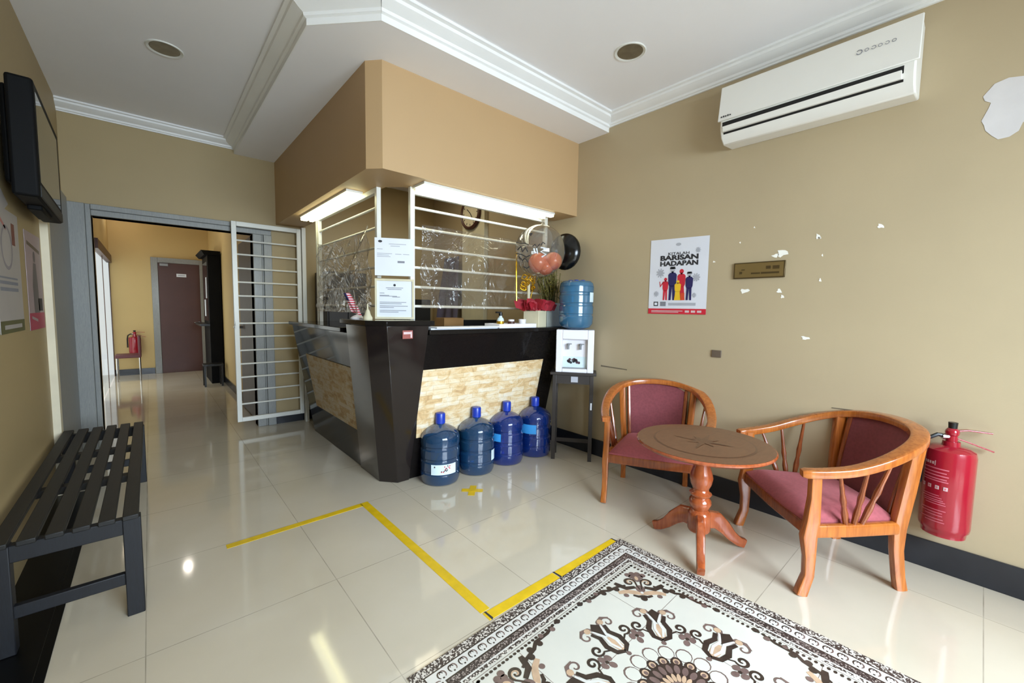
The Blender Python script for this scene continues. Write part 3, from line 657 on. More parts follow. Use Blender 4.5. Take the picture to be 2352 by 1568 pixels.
# ------------------------------------------------------------------ water bottles
BP = [(.0001,.012),(.05,.010),(.10,0),(.124,.006),(.134,.03),(.135,.075),(.130,.082),(.130,.094),(.135,.10),(.135,.155),(.129,.163),(.129,.178),(.135,.186),(.135,.24),(.129,.248),(.129,.262),(.135,.27),(.135,.315),(.128,.34),(.105,.365),(.07,.385),(.036,.398),(.029,.405),(.029,.445)]
def patch(m, cx, cy, r, a0, a1, z0, z1, mi=0, n=10, slant=0):
    vs = []; fs = []
    for i in range(n+1):
        a = a0+(a1-a0)*i/n; s = slant*i/n
        vs += [(cx+r*math.cos(a), cy+r*math.sin(a), z0+s), (cx+r*math.cos(a), cy+r*math.sin(a), z1+s)]
    fs = [(2*i,2*i+2,2*i+3,2*i+1) for i in range(n)]
    m.add(vs, fs, mi); return m
spots = [((1.497,2.448),'bottle','blue water bottle with a white printed label, standing nearest the counter corner'),
         ((1.797,2.433),'bottle','blue water bottle standing second from the counter corner, white label on its edge'),
         ((2.098,2.440),'bottle_d','blue water bottle with a small blue label, standing third from the counter corner'),
         ((2.398,2.425),'bottle_d','deep blue water bottle with a bright blue label beside the dispenser stand')]
for i, ((x,y), mt, lb) in enumerate(spots):
    r = thing('water_bottle', (x,y,0), lb, 'water bottle', 'large blue water bottles on the floor')
    MB().lathe(BP, 40, (x,y,0)).build('bottle_body', M[mt], r)
    MB().lathe([(.031,.405),(.034,.408),(.034,.47),(.03,.478),(.0001,.479)], 24, (x,y,0)).build('cap', M['cap'], r)
    v = math.atan2(-y,-x); m = MB()
    if i == 0:
        patch(m, x, y, .1375, v-.45, v+.85, .085, .155, 0, 12, 0); 
        random.seed(2)
        for k in range(16):
            a = v+.2+random.uniform(-.18,.28); z = .12+random.uniform(-.02,.02); patch(m, x, y, .1385, a, a+.05, z, z+.009, 1+k%2, 2)
        patch(m, x, y, .1385, v-.3, v-.24, .135, .145, 2, 2)
        m.build('label', [M['label'],M['red_ink'],M['ink']], r, recalc=False)
    elif i == 1: patch(m, x, y, .1375, v+.95, v+1.35, .1, .175, 0).build('label', M['label'], r, recalc=False)
    elif i == 2: patch(m, x, y, .1375, v-.95, v-.3, .19, .25, 0).build('label', M['label_b'], r, recalc=False)
    else: patch(m, x, y, .1375, v-.95, v+.1, .2, .275, 0).build('label', M['label_b'], r, recalc=False)
# dispenser and its stand
e0, e1 = Vector((2.405,2.238,0)), Vector((2.602,1.985,0)); ex = (e1-e0).normalized(); en = Vector((-ex.y,ex.x,0)); DW = (e1-e0).length
def SF(u, d, z): return e0 + ex*u + en*d + Vector((0,0,z))
sc = SF(DW/2,.1,0)
DT = Matrix(((ex.x,en.x,0,e0.x),(ex.y,en.y,0,e0.y),(0,0,1,0),(0,0,0,1)))
st = thing('dispenser_stand', tuple(sc), 'tall narrow dark wooden stand carrying the water dispenser', 'stand')
MB().box((-.02,-.01,.69),(DW+.02,.185,.712),0,DT).build('stand_top', M['stand'], st, bevel=.003)
MB().box((.02,.004,.62),(DW-.02,.02,.69),0,DT).build('apron', M['stand'], st)
for u in (0, DW-.03):
    for d_ in (0,.15): MB().box((u,d_,0),(u+.03,d_+.03,.69),0,DT).build('leg', M['stand'], st, bevel=.002)
MB().box((.02,.16,.1),(DW-.02,.172,.13),0,DT).build('stretcher', M['stand'], st)
MB().box((DW*.45,.0005,.635),(DW*.62,.004,.68),0,DT).build('sticker', M['ink_lt'], st)
MB().box((DW-.02,-.003,.42),(DW-.008,0,.475),0,DT).build('paper_tag', M['paper'], st)
dp = thing('water_dispenser', tuple(SF(DW/2,.1,.712)), 'white tabletop water dispenser with two taps', 'water dispenser')
z0, z1 = .712, 1.05
MB().box((.02,.045,z0),(DW-.005,.155,z1),0,DT).box((.02,.0,z0),(.07,.045,z1),0,DT).box((DW-.055,0,z0),(DW-.005,.045,z1),0,DT).box((.07,0,z1-.075),(DW-.055,.045,z1),0,DT).box((.07,0,z0),(DW-.055,.045,z0+.03),0,DT).build('housing', M['white_pl'], dp, bevel=.005)
for u in (DW*.36, DW*.66):
    MB().cyl(DT@Vector((u,.045,.93)), DT@Vector((u,.015,.93)), .012, n=12).cyl(DT@Vector((u,.015,.935)), DT@Vector((u,.015,.895)), .009, n=10).box((u-.004,.0,.935),(u+.028,.01,.943),0,DT).build('tap', M['grey'], dp)
m = MB(); random.seed(9)
dfn = lambda u, v: DT@Vector((u,.0435,v))
m.quad2(dfn, .075,.75,DW-.06,.835,0)
for k in range(14): m.disc(dfn, DW*.5+random.uniform(-.045,.05), .80+random.uniform(-.016,.016), .011, 1+k%2, 10)
m.build('badge', [M['label'],M['ink'],mat('dark_plum_print',(86,52,66),.5)], dp, recalc=False)
MB().box((.075,.005,z0+.03),(DW-.06,.045,z0+.036),0,DT).build('drip_tray', M['grey'], dp)
bc = SF(DW/2+.005,.1,0)
r = thing('water_bottle', (bc.x,bc.y,1.05), 'lighter blue water bottle turned upside down on the white dispenser', 'water bottle')
MB().lathe([(.03,1.05),(.06,1.054),(.11,1.07),(.132,1.10)]+[(a,1.10+b_-.02) for a,b_ in BP[5:18]]+[(.135,1.39),(.128,1.42),(.11,1.435),(.0001,1.432)], 40, (bc.x,bc.y,0)).build('bottle_body', M['bottle_l'], r)
v = math.atan2(-bc.y,-bc.x)
patch(MB(), bc.x, bc.y, .1375, v+.85, v+1.3, 1.27, 1.345).build('label', M['label'], r, recalc=False)
for k in range(5): a = k*1.25; MB().box((bc.x+.05*math.cos(a)-.014,bc.y+.05*math.sin(a)-.014,1.43),(bc.x+.05*math.cos(a)+.014,bc.y+.05*math.sin(a)+.014,1.444)).build('base_lug', M['cap'], r, bevel=.003)

# ------------------------------------------------------------------ armchairs
def make_chair():
    R = thing('tub_armchair', (0,0,0), '', 'armchair', 'wooden tub armchairs')
    half = [(.292,.268,.535),(.306,.19,.542),(.318,.08,.562),(.315,-.03,.60),(.292,-.13,.640),(.245,-.215,.672),(.17,-.275,.692),(.085,-.305,.701),(0,-.313,.704)]
    full = half + [(-x,y,z) for x,y,z in reversed(half[:-1])]
    # smooth the horseshoe
    P = [Vector(p) for p in full]; S = []
    for i in range(len(P)-1):
        a,b_,c,d = P[max(i-1,0)],P[i],P[i+1],P[min(i+2,len(P)-1)]
        for k in range(4):
            t = k/4; S.append(.5*((2*b_)+(c-a)*t+(2*a-5*b_+4*c-d)*t*t+(3*b_-a-3*c+d)*t**3))
    S.append(P[-1]); n = len(S)
    sz = [(.05+.018*math.sin(PI*i/(n-1))**2, .036) for i in range(n)]; sz[0]=(.04,.028); sz[-1]=(.04,.028)
    MB().sweep(S, sz).build('top_rail', M['oak'], R, local=True)
    for s in (1,-1):
        MB().sweep([(s*.288,.21,.54),(s*.288,.208,.43),(s*.289,.212,.33),(s*.29,.222,.26),(s*.29,.214,.17),(s*.291,.214,.09),(s*.292,.232,.03),(s*.293,.240,0)],
                   [(.036,.042),(.036,.044),(.038,.058),(.04,.062),(.036,.046),(.034,.042),(.036,.046),(.036,.046)], side=(1,0,0), n=12).build('front_leg', M['oak'], R, local=True)
        MB().sweep([(s*.208,-.225,0),(s*.207,-.213,.06),(s*.205,-.198,.18),(s*.206,-.195,.28),(s*.222,-.206,.45),(s*.236,-.222,.668)],
                   [(.036,.046),(.034,.044),(.036,.046),(.04,.056),(.04,.056),(.042,.05)], side=(1,0,0), n=12).build('rear_leg', M['oak'], R, local=True)
        MB().sweep([(s*.284,.19,.282),(s*.262,.05,.282),(s*.212,-.185,.282)], (.03,.055)).build('side_rail', M['oak'], R, local=True)
        for (yb, yt) in ((.055,.13),(.02,.025),(-.015,-.085)):
            def rx(y):
                for i in range(len(S)-1):
                    if (S[i].y-y)*(S[i+1].y-y) <= 0 and S[i].x*s > 0: return S[i]
                return S[0]
            q = rx(yt); b0 = Vector((s*(.25+.06*yb/.1*.3),yb,.30)); t1 = Vector((q.x,yt,q.z-.012))
            pts = [b0.lerp(t1,k/8) for k in range(9)]
            MB().tube(pts, [.009,.0115,.0135,.009,.0125,.009,.0085,.0075,.007], 10).build('spindle', M['oak_d'], R, local=True)
    MB().sweep([(-.285,.218,.282),(0,.228,.282),(.285,.218,.282)], (.028,.055)).build('front_rail', M['oak_d'], R, local=True)
    MB().sweep([(-.2,-.195,.282),(.2,-.195,.282)], (.028,.055)).build('back_rail', M['oak_d'], R, local=True)
    # cushion
    def seat_xy(u, v): # u -1..1, v 0 back..1 front
        hw = .198+(.27-.198)*v; return (u*hw, -.185+v*(.41+.012*(1-u*u)))
    vs = []; nu, nv = 14, 12
    m = MB()
    def top(u, v):
        a, b_ = 2*u-1, v; x, y = seat_xy(a, b_); e = (1-abs(a)**6)*(1-abs(2*b_-1)**6); return (x, y, .318+.048*e**.5 if e > 0 else .318)
    m.grid(top, nu, nv)
    pts = [seat_xy(-1+2*i/10,0) for i in range(11)]+[seat_xy(1,i/10) for i in range(1,11)]+[seat_xy(1-2*i/10,1) for i in range(1,11)]+[seat_xy(-1,1-i/10) for i in range(1,10)]
    m.hexa([(x,y,.285) for x,y in pts], [(x,y,.319) for x,y in pts])
    m.build('seat_cushion', M['velvet'], R, local=True, smooth=60)
    # curved upholstered back
    def railat(x):
        for i in range(len(S)-1):
            if S[i].y < -.15 and (S[i].x-x)*(S[i+1].x-x) <= 0:
                t = (x-S[i].x)/((S[i+1].x-S[i].x) or 1); return S[i].lerp(S[i+1], t)
        return Vector((x,-.26,.68))
    def bk(u, v, o):
        a = 2*u-1; x = a*(.172+.024*v); q = railat(a*.196); y0_ = -.178-.03*(1-a*a); y = y0_+(q.y+.012-y0_)*v**1.2
        return Vector((x, y+o, .305+(q.z-.012-.305)*v))
    m = MB(); m.grid(lambda u, v: bk(u,v,.0)+Vector((0,.014*(1-abs(2*u-1)**5)*(1-abs(2*v-1)**6),0)), 14, 12); m.grid(lambda u, v: bk(u,v,-.022), 14, 12)
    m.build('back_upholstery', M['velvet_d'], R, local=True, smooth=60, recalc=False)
    for s in (0,1): MB().sweep([bk(s,v/6,-.011) for v in range(7)], (.022,.034), side=(1,.3 if s else -.3,0)).build('back_stile', M['oak_d'], R, local=True)
    return R
def face(f): return math.atan2(-f[0], f[1])
chR = make_chair(); chR.location = (2.440,.470,0); chR.rotation_euler = (0,0,face((-.69,.724))); chR['label'] = 'varnished wooden tub armchair with rose upholstery beside the red fire extinguisher'
chL = dup(chR, (2.462,1.366,0), face((-.87,-.49)), 'varnished wooden tub armchair with rose upholstery behind the round table, nearer the dispenser')

# ------------------------------------------------------------------ round table
TX, TY = 2.062, .884
tb = thing('pedestal_table', (TX,TY,0), 'small round wooden pedestal table with star inlay between the armchairs', 'table')
MB().lathe([(.0001,.528),(.27,.528),(.300,.534),(.310,.541),(.318,.546),(.319,.552),(.314,.558),(.0001,.558)], 64, (TX,TY,0)).build('table_top', [M['table']], tb, smooth=30)
tfn = lambda z: (lambda u, v: Vector((TX+u, TY+v, z)))
m = MB().disc(tfn(.5586), 0,0,.312,0,64).disc(tfn(.5592),0,0,.235,1,64).disc(tfn(.5598),0,0,.226,2,64)
for k in range(8):
    a = k*PI/4+.2; L = .145 if k%2 == 0 else .09
    f_ = tfn(.5604+.0002*k); ca, sa = math.cos(a), math.sin(a)
    m.poly([f_(0,0), f_(.03*math.cos(a+.6),.03*math.sin(a+.6)), f_(L*ca,L*sa), f_(.03*math.cos(a-.6),.03*math.sin(a-.6))], 1)
m.build('star_inlay', [M['tabletop'],M['inlay'],M['tabletop']], tb, smooth=0, recalc=False)
MB().lathe([(.0001,.10),(.05,.10),(.055,.11),(.055,.185),(.05,.20),(.037,.21),(.046,.225),(.054,.245),(.05,.262),(.038,.275),(.05,.285),(.053,.295),(.04,.305),(.036,.315),(.05,.345),(.055,.375),(.05,.40),(.037,.44),(.033,.48),(.038,.51),(.045,.53),(.0001,.53)], 32, (TX,TY,0)).build('pedestal', M['table'], tb)
for a in (207.7,88,-37):
    q = math.radians(a); dx, dy = math.cos(q), math.sin(q); s = Vector((-dy,dx,0))
    P = [Vector((TX+dx*r_, TY+dy*r_, z)) for r_, z in ((.04,.155),(.09,.15),(.13,.115),(.17,.07),(.21,.038),(.245,.024))]
    MB().sweep(P, [(.04,.09),(.04,.085),(.04,.07),(.038,.056),(.038,.048),(.034,.046)], side=tuple(s), n=12).build('foot', M['table'], tb)

# ------------------------------------------------------------------ slatted bench
bn = thing('slatted_bench', (-.25,2.9,0), 'black slatted wooden bench against the left wall', 'bench')
BY0, BY1, BX0, BX1, BZ = 2.07, 3.72, -.435, -.055, .385
for k in range(6):
    x = BX0+.005+k*(BX1-BX0-.01-.046)/5
    MB().box((x,BY0,BZ),(x+.046,BY1,BZ+.018)).build('slat', M['bench'], bn, bevel=.003)
for y in (BY0+.02,BY1-.06):
    MB().box((BX0+.03,y,BZ-.06),(BX1-.05,y+.035,BZ)).build('end_rail', M['bench_d'], bn, bevel=.003)
    MB().box((BX0+.03,y+.005,.125),(BX1-.05,y+.03,.17)).build('stretcher', M['bench_d'], bn, bevel=.003)
    for x in (BX0,BX1-.052): MB().box((x,y-.005,.0045 if x < -.3 else 0),(x+.052,y+.045,BZ)).build('leg', M['bench_d'], bn, bevel=.003)
for y in (2.63,3.16): MB().box((BX0+.02,y,BZ-.03),(BX1-.02,y+.05,BZ)).build('cross_bar', M['bench'], bn)
MB().box((BX1-.03,2.80,BZ-.055),(BX1-.006,BY1-.06,BZ)).build('side_rail', M['bench'], bn)

# ------------------------------------------------------------------ television
tv = thing('wall_television', (-.40,3.15,1.64), 'black flat television mounted high on the left wall', 'television')
yaw = math.radians(1.6)
T = Matrix.Translation((-.338,2.75,0)) @ Matrix.Rotation(yaw,4,'Z')
z0, z1, L = 1.655, 2.155, .84
MB().box((-.082,0,z0),(0,L,z1),0,T).build('bezel', M['tv_black'], tv, bevel=.012, seg=3)
MB().box((-.001,.03,z0+.07),(.0012,L-.075,z1-.045),0,T).build('screen', M['screen'], tv)
MB().box((-.105,.05,z0+.06),(-.08,L-.06,z1-.03),0,T).build('back_housing', M['tv_black'], tv, bevel=.012)
MB().box((-.003,.02,z0+.005),(.003,L-.02,z0+.055),0,T).build('speaker_strip', M['tvgrey'], tv, bevel=.002)
MB().box((-.07,.25,z0-.02),(-.02,L-.25,z0+.01),0,T).build('foot', M['tv_black'], tv, bevel=.006)
MB().box((XL,3.0,1.8),(-.42,3.3,1.98)).build('wall_bracket', M['tvgrey'], tv)

# ------------------------------------------------------------------ posters on the left wall
def LP(y0, z0): return lambda u, v, e=0: Vector((XL+.002+e, y0+u, z0+v))
random.seed(4)
f = LP(2.69,1.06); W_, H_ = .44, .55; e1_ = lambda u, v: f(u,v,.0015); e2_ = lambda u, v: f(u,v,.0022)
m = MB().prism([(0,0),(W_,0),(W_,H_),(0,H_)], lambda u,v,w_: f(u,v,w_), -.001, .001)
m.quad2(e1_,0,0,W_,.055,1); m.quad2(e2_,.06,.018,W_-.06,.036,0)
for k, v in enumerate((.24,.215,.185)): m.quad2(e1_, .04, v, W_-.08, v+(.008,.014,.016)[k], 2)
for k in range(24):
    a, b_ = 2*PI*k/24, 2*PI*(k+1)/24; c = [(.2+.10*math.cos(q)*s, .38+.1*math.sin(q)*s) for q, s in ((a,1),(b_,1),(b_,.84),(a,.84))]
    m.poly([e1_(*p) for p in c], 3)
m.poly([e1_(*p) for p in [(0,.50),(.1,.49),(.2,.455),(.2,.47),(.1,.51),(0,.52)]], 4); m.quad2(e1_,.30,.4,.36,.5,5)
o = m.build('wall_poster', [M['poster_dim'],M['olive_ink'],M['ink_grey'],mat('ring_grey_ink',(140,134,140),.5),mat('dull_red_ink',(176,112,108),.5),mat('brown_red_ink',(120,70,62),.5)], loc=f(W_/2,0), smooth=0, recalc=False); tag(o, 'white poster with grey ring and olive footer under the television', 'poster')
f = LP(3.26,1.05); W_, H_ = .40, .52; e3_ = lambda u, v: f(u,v,.0015); e4_ = lambda u, v: f(u,v,.0022)
m = MB().prism([(0,0),(W_,0),(W_,H_),(0,H_)], lambda u,v,w_: f(u,v,w_), -.001, .001)
m.quad2(e3_,0,0,W_,.09,1); m.poly([e3_(*p) for p in [(.14,.09),(.28,.09),(.26,.25),(.24,.36),(.17,.36),(.13,.24)]], 2); m.disc(e3_,.205,.395,.03,2)
m.poly([e4_(*p) for p in [(.05,.06),(.2,.04),(.2,.055),(.05,.075)]], 0); m.quad2(e3_,.25,.10,.36,.17,3); m.poly([e3_(*p) for p in [(.04,.45),(.36,.42),(.36,.44),(.04,.47)]], 4)
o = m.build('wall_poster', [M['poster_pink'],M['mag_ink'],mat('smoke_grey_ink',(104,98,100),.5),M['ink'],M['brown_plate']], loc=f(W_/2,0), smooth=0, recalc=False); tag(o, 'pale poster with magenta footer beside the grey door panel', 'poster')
f = LP(2.18,1.60); e5_ = lambda u, v: f(u,v,.0036)
m = MB().prism([(0,.1),(.62,-.03),(.78,.04),(.50,.16),(0,.24)], lambda u,v,w_: f(u,v,w_+.002), -.001, .001); m.poly([e5_(*p) for p in [(.3,.07),(.6,.03),(.6,.045),(.3,.09)]], 1)
o = m.build('wall_poster', [M['poster_dim'],M['ink_grey']], loc=f(.4,0), smooth=0, recalc=False); tag(o, 'curling white sheet at the photo edge below the television', 'poster')

# ------------------------------------------------------------------ right wall: poster, plaque, plate, AC, extinguisher
PY, PZ, PW, PH = 1.632, 1.189, .42, .528
def PFn(e): return lambda u, v: Vector((XR-.003-e, PY-u*PW, PZ+v*PH-.012*u*v))
m = MB(); a = PFn(0); m.grid(a, 8, 12)
b1, b2, b3 = PFn(.0015), PFn(.0022), PFn(.003)
def bq(u0,v0,u1,v1,mi,fn=b1):
    m.grid(lambda s,t: fn(u0+(u1-u0)*s, v0+(v1-v0)*t), 2, 3, mi)
bq(0,0,1,.072,1); bq(.06,.036,.62,.046,2,b2); bq(.06,.02,.55,.028,2,b2)
for x in (.66,.76,.86): bq(x,.022,x+.07,.05,2,b2)
bq(.10,.105,.18,.165,4); bq(.115,.118,.165,.152,0,b2); bq(.22,.105,.32,.165,5); bq(.37,.115,.83,.15,6)
m.text('KITALAH', b1, .33,.785,.36,.035,4,.01); m.text('BARISAN', b1, .19,.715,.65,.068,3,.045); m.text('HADAPAN', b1, .19,.64,.65,.066,3,.045)
m.disc(b1, .5,.92,.045,6,16,.02); 
for (u,v,r_) in ((.2,.55,.07),(.82,.48,.06),(.14,.27,.045),(.83,.83,.04),(.8,.25,.035)):
    m.disc(b1,u,v,r_*.7,6,18,r_*.6)
    for k in range(9): q = 2*PI*k/9; m.disc(b1,u+r_*.9*math.cos(q),v+r_*.75*math.sin(q),r_*.16,6,8)
def person_shape(cx, base, h, w, mi, skirt=False, arm=0, hatmi=None, fn=b2):
    P = lambda pts: m.poly([fn(cx+x*w, base+y*h) for x,y in pts], mi)
    m.disc(fn, cx, base+.90*h, .26*w, mi if not hatmi else 6, 14, .075*h)
    if hatmi is not None: m.poly([fn(cx+x*w, base+y*h) for x,y in [(-.34,.93),(.34,.93),(.26,1.0),(-.26,1.0)]], hatmi)
    P([(-.12,.80),(.12,.80),(.12,.86),(-.12,.86)])
    P([(-.5,.76),(-.3,.82),(.3,.82),(.5,.76),(.46,.5),(.34,.42),(-.34,.42),(-.46,.5)])
    if skirt: P([(-.34,.43),(.34,.43),(.5,.0),(-.5,.0)])
    else:
        P([(-.34,.43),(.0,.43),(-.1,0),(-.36,0)]); P([(0,.43),(.34,.43),(.36,0),(.1,0)])
    if arm: P([(-.4,.74),(-.9,.55),(-1.05,.8),(-.95,.82),(-.82,.64),(-.4,.82)])
person_shape(.30,.185,.31,.105,1,arm=1,fn=b1)
person_shape(.42,.185,.445,.15,7,hatmi=3)
person_shape(.575,.185,.42,.14,1,skirt=True,fn=b1)
person_shape(.71,.185,.37,.125,7,hatmi=3,fn=b2)
person_shape(.52,.185,.27,.11,8,skirt=True,fn=b3); bq(.575,.185,.64,.28,9,b3)
o = m.build('wall_poster', [M['poster'],M['red_ink'],M['pink_ink'],M['ink'],M['ink'],M['ink_grey'],M['ink_lt'],M['navy_ink'],M['yel_ink'],M['org_ink']], loc=(XR-.004,PY-PW/2,PZ), smooth=0, recalc=False)
tag(o, 'white public notice poster with a coloured family group on the right wall', 'poster')
r = thing('wall_plaque', (XR,.91,1.414), 'brass name plaque with dark lettering on the right wall', 'plaque')
y0, y1 = 1.05, .772
MB().box((XR-.012,y1,1.414),(XR,y0,1.511)).build('plate', [M['brass_rim']], r, bevel=.002)
Pf = lambda e: (lambda u, v: Vector((XR-.012-e, y0-u, 1.414+v)))
m = MB(); m.quad2(Pf(.001), .007,.007,.271,.09,0)
for (a,c,v,h_) in [(.035,.05,.028,.014),(.045,.065,.05,.006),(.10,.15,.025,.009),(.155,.25,.024,.011),(.18,.205,.052,.018),(.215,.25,.05,.02)]: m.quad2(Pf(.002), a, v, c, v+h_, 1)
m.build('engraving', [M['brass'],M['brass_rim']], r, smooth=0, recalc=False)
o = MB().box((XR-.008,1.10,.914),(XR,1.16,.96)).build('blank_wall_plate', M['brown_plate'], loc=(XR,1.13,.914), bevel=.002); tag(o, 'small square brown plate on the wall below the poster', 'wall plate')
ac = thing('air_conditioner', (XR,.7,2.2), 'white split air conditioner mounted high on the right wall', 'air conditioner')
A0, A1 = .262, 1.118
PFL = [(XR,2.215),(XR,2.545),(2.655,2.55),(2.615,2.535),(2.582,2.34),(2.582,2.285),(2.60,2.235),(2.64,2.205)]
MB().prism(PFL, lambda u,v,w_: Vector((u,w_,v)), A0+.01, A1-.01).build('body', M['ac'], ac, bevel=.008)
def acf(y, z, e):  # point on sloping front
    x = 2.615-(2.535-z)/(2.535-2.34)*.033 if z > 2.34 else (2.582 if z > 2.285 else 2.582+(2.285-z)/.05*.018)
    return Vector((x-e, y, z))
b = MB(); b.hexa([acf(A0,2.325,.0),acf(A1,2.325,.0),acf(A1,2.325,.012),acf(A0,2.325,.012)], [acf(A0,2.53,0),acf(A1,2.53,0),acf(A1,2.53,.012),acf(A0,2.53,.012)])
b.build('front_panel', M['ac'], ac, bevel=.004)
b = MB(); b.hexa([acf(A0+.05,2.285,.0),acf(A1-.025,2.285,0),acf(A1-.025,2.285,.002),acf(A0+.05,2.285,.002)], [acf(A0+.05,2.318,0),acf(A1-.025,2.318,0),acf(A1-.025,2.318,.002),acf(A0+.05,2.318,.002)])
b.build('air_slot', M['dark'], ac)
b = MB(); b.hexa([acf(A0+.055,2.262,.0),acf(A1-.03,2.262,0),acf(A1-.03,2.262,.016),acf(A0+.055,2.262,.016)], [acf(A0+.055,2.296,0),acf(A1-.03,2.29,0),acf(A1-.03,2.29,.016),acf(A0+.055,2.296,.016)])
b.build('louvre', M['ac'], ac, bevel=.002)
b = MB(); b.hexa([acf(A0+.05,2.252,.0),acf(A1-.03,2.252,0),acf(A1-.03,2.252,.002),acf(A0+.05,2.252,.002)], [acf(A0+.05,2.262,0),acf(A1-.03,2.262,0),acf(A1-.03,2.262,.002),acf(A0+.05,2.262,.002)])
b.build('lower_gap', M['dark'], ac)
m = MB(); fa = lambda y, z: acf(y, z, .0135)
def ringd(y, z, r_, k):
    n = 16
    for i in range(n-2 if k%2 == 0 else n):
        a, b_ = 2*PI*i/n+.6, 2*PI*(i+1)/n+.6
        m.poly([fa(y+r_*math.cos(a),z+r_*math.sin(a)), fa(y+r_*math.cos(b_),z+r_*math.sin(b_)), fa(y+.72*r_*math.cos(b_),z+.72*r_*math.sin(b_)), fa(y+.72*r_*math.cos(a),z+.72*r_*math.sin(a))], 0)
for k, px_ in enumerate((1974,1991,2007,2022,2038,2054)):
    q = onx(px_, 136-(px_-1974)*.34, 2.60); ringd(q.y, 2.448, (.012,.008,.009,.008,.008,.008)[k], k)
for k in range(5): m.quad2(fa, 1.10-.012*k, 2.342, 1.10-.012*k-.008, 2.350+.002*(k%2), 1)
m.build('markings', [M['ink_grey'],M['ink']], ac, recalc=False)
def extinguisher(cx, cy, z0, r_, h, lab, face_a, detail=True, wallx=None):
    R = thing('fire_extinguisher', (cx,cy,z0), lab, 'fire extinguisher')
    MB().lathe([(.0001,0),(r_*.86,0),(r_*.88,.02),(r_*.97,.03),(r_,.045),(r_,h*.90),(r_*.95,h*.955),(r_*.72,h*.985),(r_*.36,h),(r_*.34,h+.02),(.0001,h+.02)], 32, (cx,cy,z0)).build('cylinder', M['red_ext'], R)
    zt = z0+h+.02
    t = Vector((math.cos(face_a),math.sin(face_a),0))
    c = Vector((cx,cy,zt))
    MB().cyl(c, c+Vector((0,0,.035)), .02, .018, 12).sphere(c+Vector((0,0,.04)), .024, 12, 8).build('valve', M['red_ext'], R)
    MB().sweep([c+Vector((0,0,.045)), c+t*.05+Vector((0,0,.055)), c+t*.13+Vector((0,0,.05))], (.018,.006)).build('lever', M['red_ext'], R)
    MB().sweep([c+Vector((0,0,.02)), c+t*.06+Vector((0,0,.0)), c+t*.14+Vector((0,0,-.03))], (.018,.006)).build('carry_handle', M['red_ext'], R)
    MB().cyl(c+Vector((0,0,.05)), c+Vector((0,0,.085)), .014, .016, 12).build('pin_cap', M['black'], R)
    MB().tube([c+Vector((0,0,.02))-t*.015, c-t*.05+Vector((0,0,.025)), c-t*(r_+.005)+Vector((0,0,.0)), c-t*(r_+.014)+Vector((0,0,-.06)), c-t*(r_+.014)+Vector((0,0,-.2))], .009, 8).build('hose', M['black'], R)
    MB().cyl(c+Vector((0,0,.02)), c-t*.035+Vector((0,0,.02)), .013, n=12).build('gauge', M['chrome'], R)
    if detail:
        v = math.atan2(-cy,-cx); m = MB(); q = r_+.0012; rnd = random.Random(8)
        for k in range(4): patch(m, cx, cy, q, v-1.05+k*.13, v-.96+k*.13, z0+h*.80, z0+h*.83, 0, 2)
        patch(m, cx, cy, q, v-.54, v-.50, z0+h*.79, z0+h*.845, 0, 2)
        for z in (.755,.715,.68,.645,.62): patch(m, cx, cy, q, v-1.05, v+.05-rnd.random()*.1, z0+h*z, z0+h*z+.005, 1)
        for k in range(4): patch(m, cx, cy, q, v-1.08+k*.32, v-.92+k*.32, z0+h*.535, z0+h*.575, 0, 3); patch(m, cx, cy, q+.0006, v-1.04+k*.32, v-.97+k*.32, z0+h*.545, z0+h*.565, 1, 2)
        for z in (.46,.435,.41,.39,.365,.30,.27,.24,.2,.17): patch(m, cx, cy, q, v-1.05+rnd.random()*.3, v+.05-rnd.random()*.3, z0+h*z, z0+h*z+.0035, 1)
        m.build('label_print', [M['pink_ink'],mat('faded_pink_print',(210,110,128),.5)], R, recalc=False)
        MB().box((cx+r_*.6,cy-.02,z0+h*.5),(XR,cy+.02,z0+h*.6)).build('wall_bracket', M['black'], R)
    else: MB().box((cx-.02,cy+r_*.5,z0+h*.5),(cx+.02,HY,z0+h*.6)).build('wall_bracket', M['black'], R)
    return R
extinguisher(2.679,.058,.222,.084,.405, 'red fire extinguisher hung low on the right wall behind the armchair', math.radians(-62))
extinguisher(-.20,HY-.0785,.35,.078,.30, 'red fire extinguisher on the far wall of the passage', 0, False)

# ------------------------------------------------------------------ floor tape and printed mat
def tape(p0, p1, wd, label, marks=()):
    p0, p1 = Vector((*p0,0)), Vector((*p1,0)); t = (p1-p0).normalized(); s = Vector((-t.y,t.x,0))*wd/2
    m = MB(); m.hexa([p0-s,p1-s,p1+s,p0+s], [v+Vector((0,0,.0012)) for v in (p0-s,p1-s,p1+s,p0+s)])
    for k in marks:
        c = p0.lerp(p1,k)+Vector((0,0,.0016)); m.poly([c-s*1.2-t*.004,c-s*.9+t*.006,c+s*1.0+t*.003,c+s*1.15-t*.005], 1)
    o = m.build('floor_tape', [M['yellow_tape'],M['ink']], loc=tuple((p0+p1)/2), smooth=0); tag(o, label, 'floor tape', 'yellow floor tape strips')
tape((.244,2.405),(.93,2.419),.042,'yellow floor tape strip running from the bare floor to the tape corner')
tape((.949,2.44),(.963,1.232),.046,'long yellow floor tape strip leading towards the camera from the counter')
tape((.945,1.203),(1.345,1.201),.046,'yellow floor tape strip along the mat edge, left piece', (.035,))
tape((1.353,1.201),(1.80,1.197),.046,'yellow floor tape strip along the mat edge ending at its corner', (.0,.99))
T = Matrix.Translation((1.568,2.16,0)) @ Matrix.Rotation(math.radians(48),4,'Z')
o = MB().box((-.075,-.022,0),(.075,.022,.0012),0,T).box((-.022,-.07,.0012),(.022,.07,.002),0,T).build('tape_cross', M['yellow_tape'], loc=(1.568,2.16,0), smooth=0); tag(o, 'yellow tape cross mark on the floor in front of the bottles', 'floor mark')
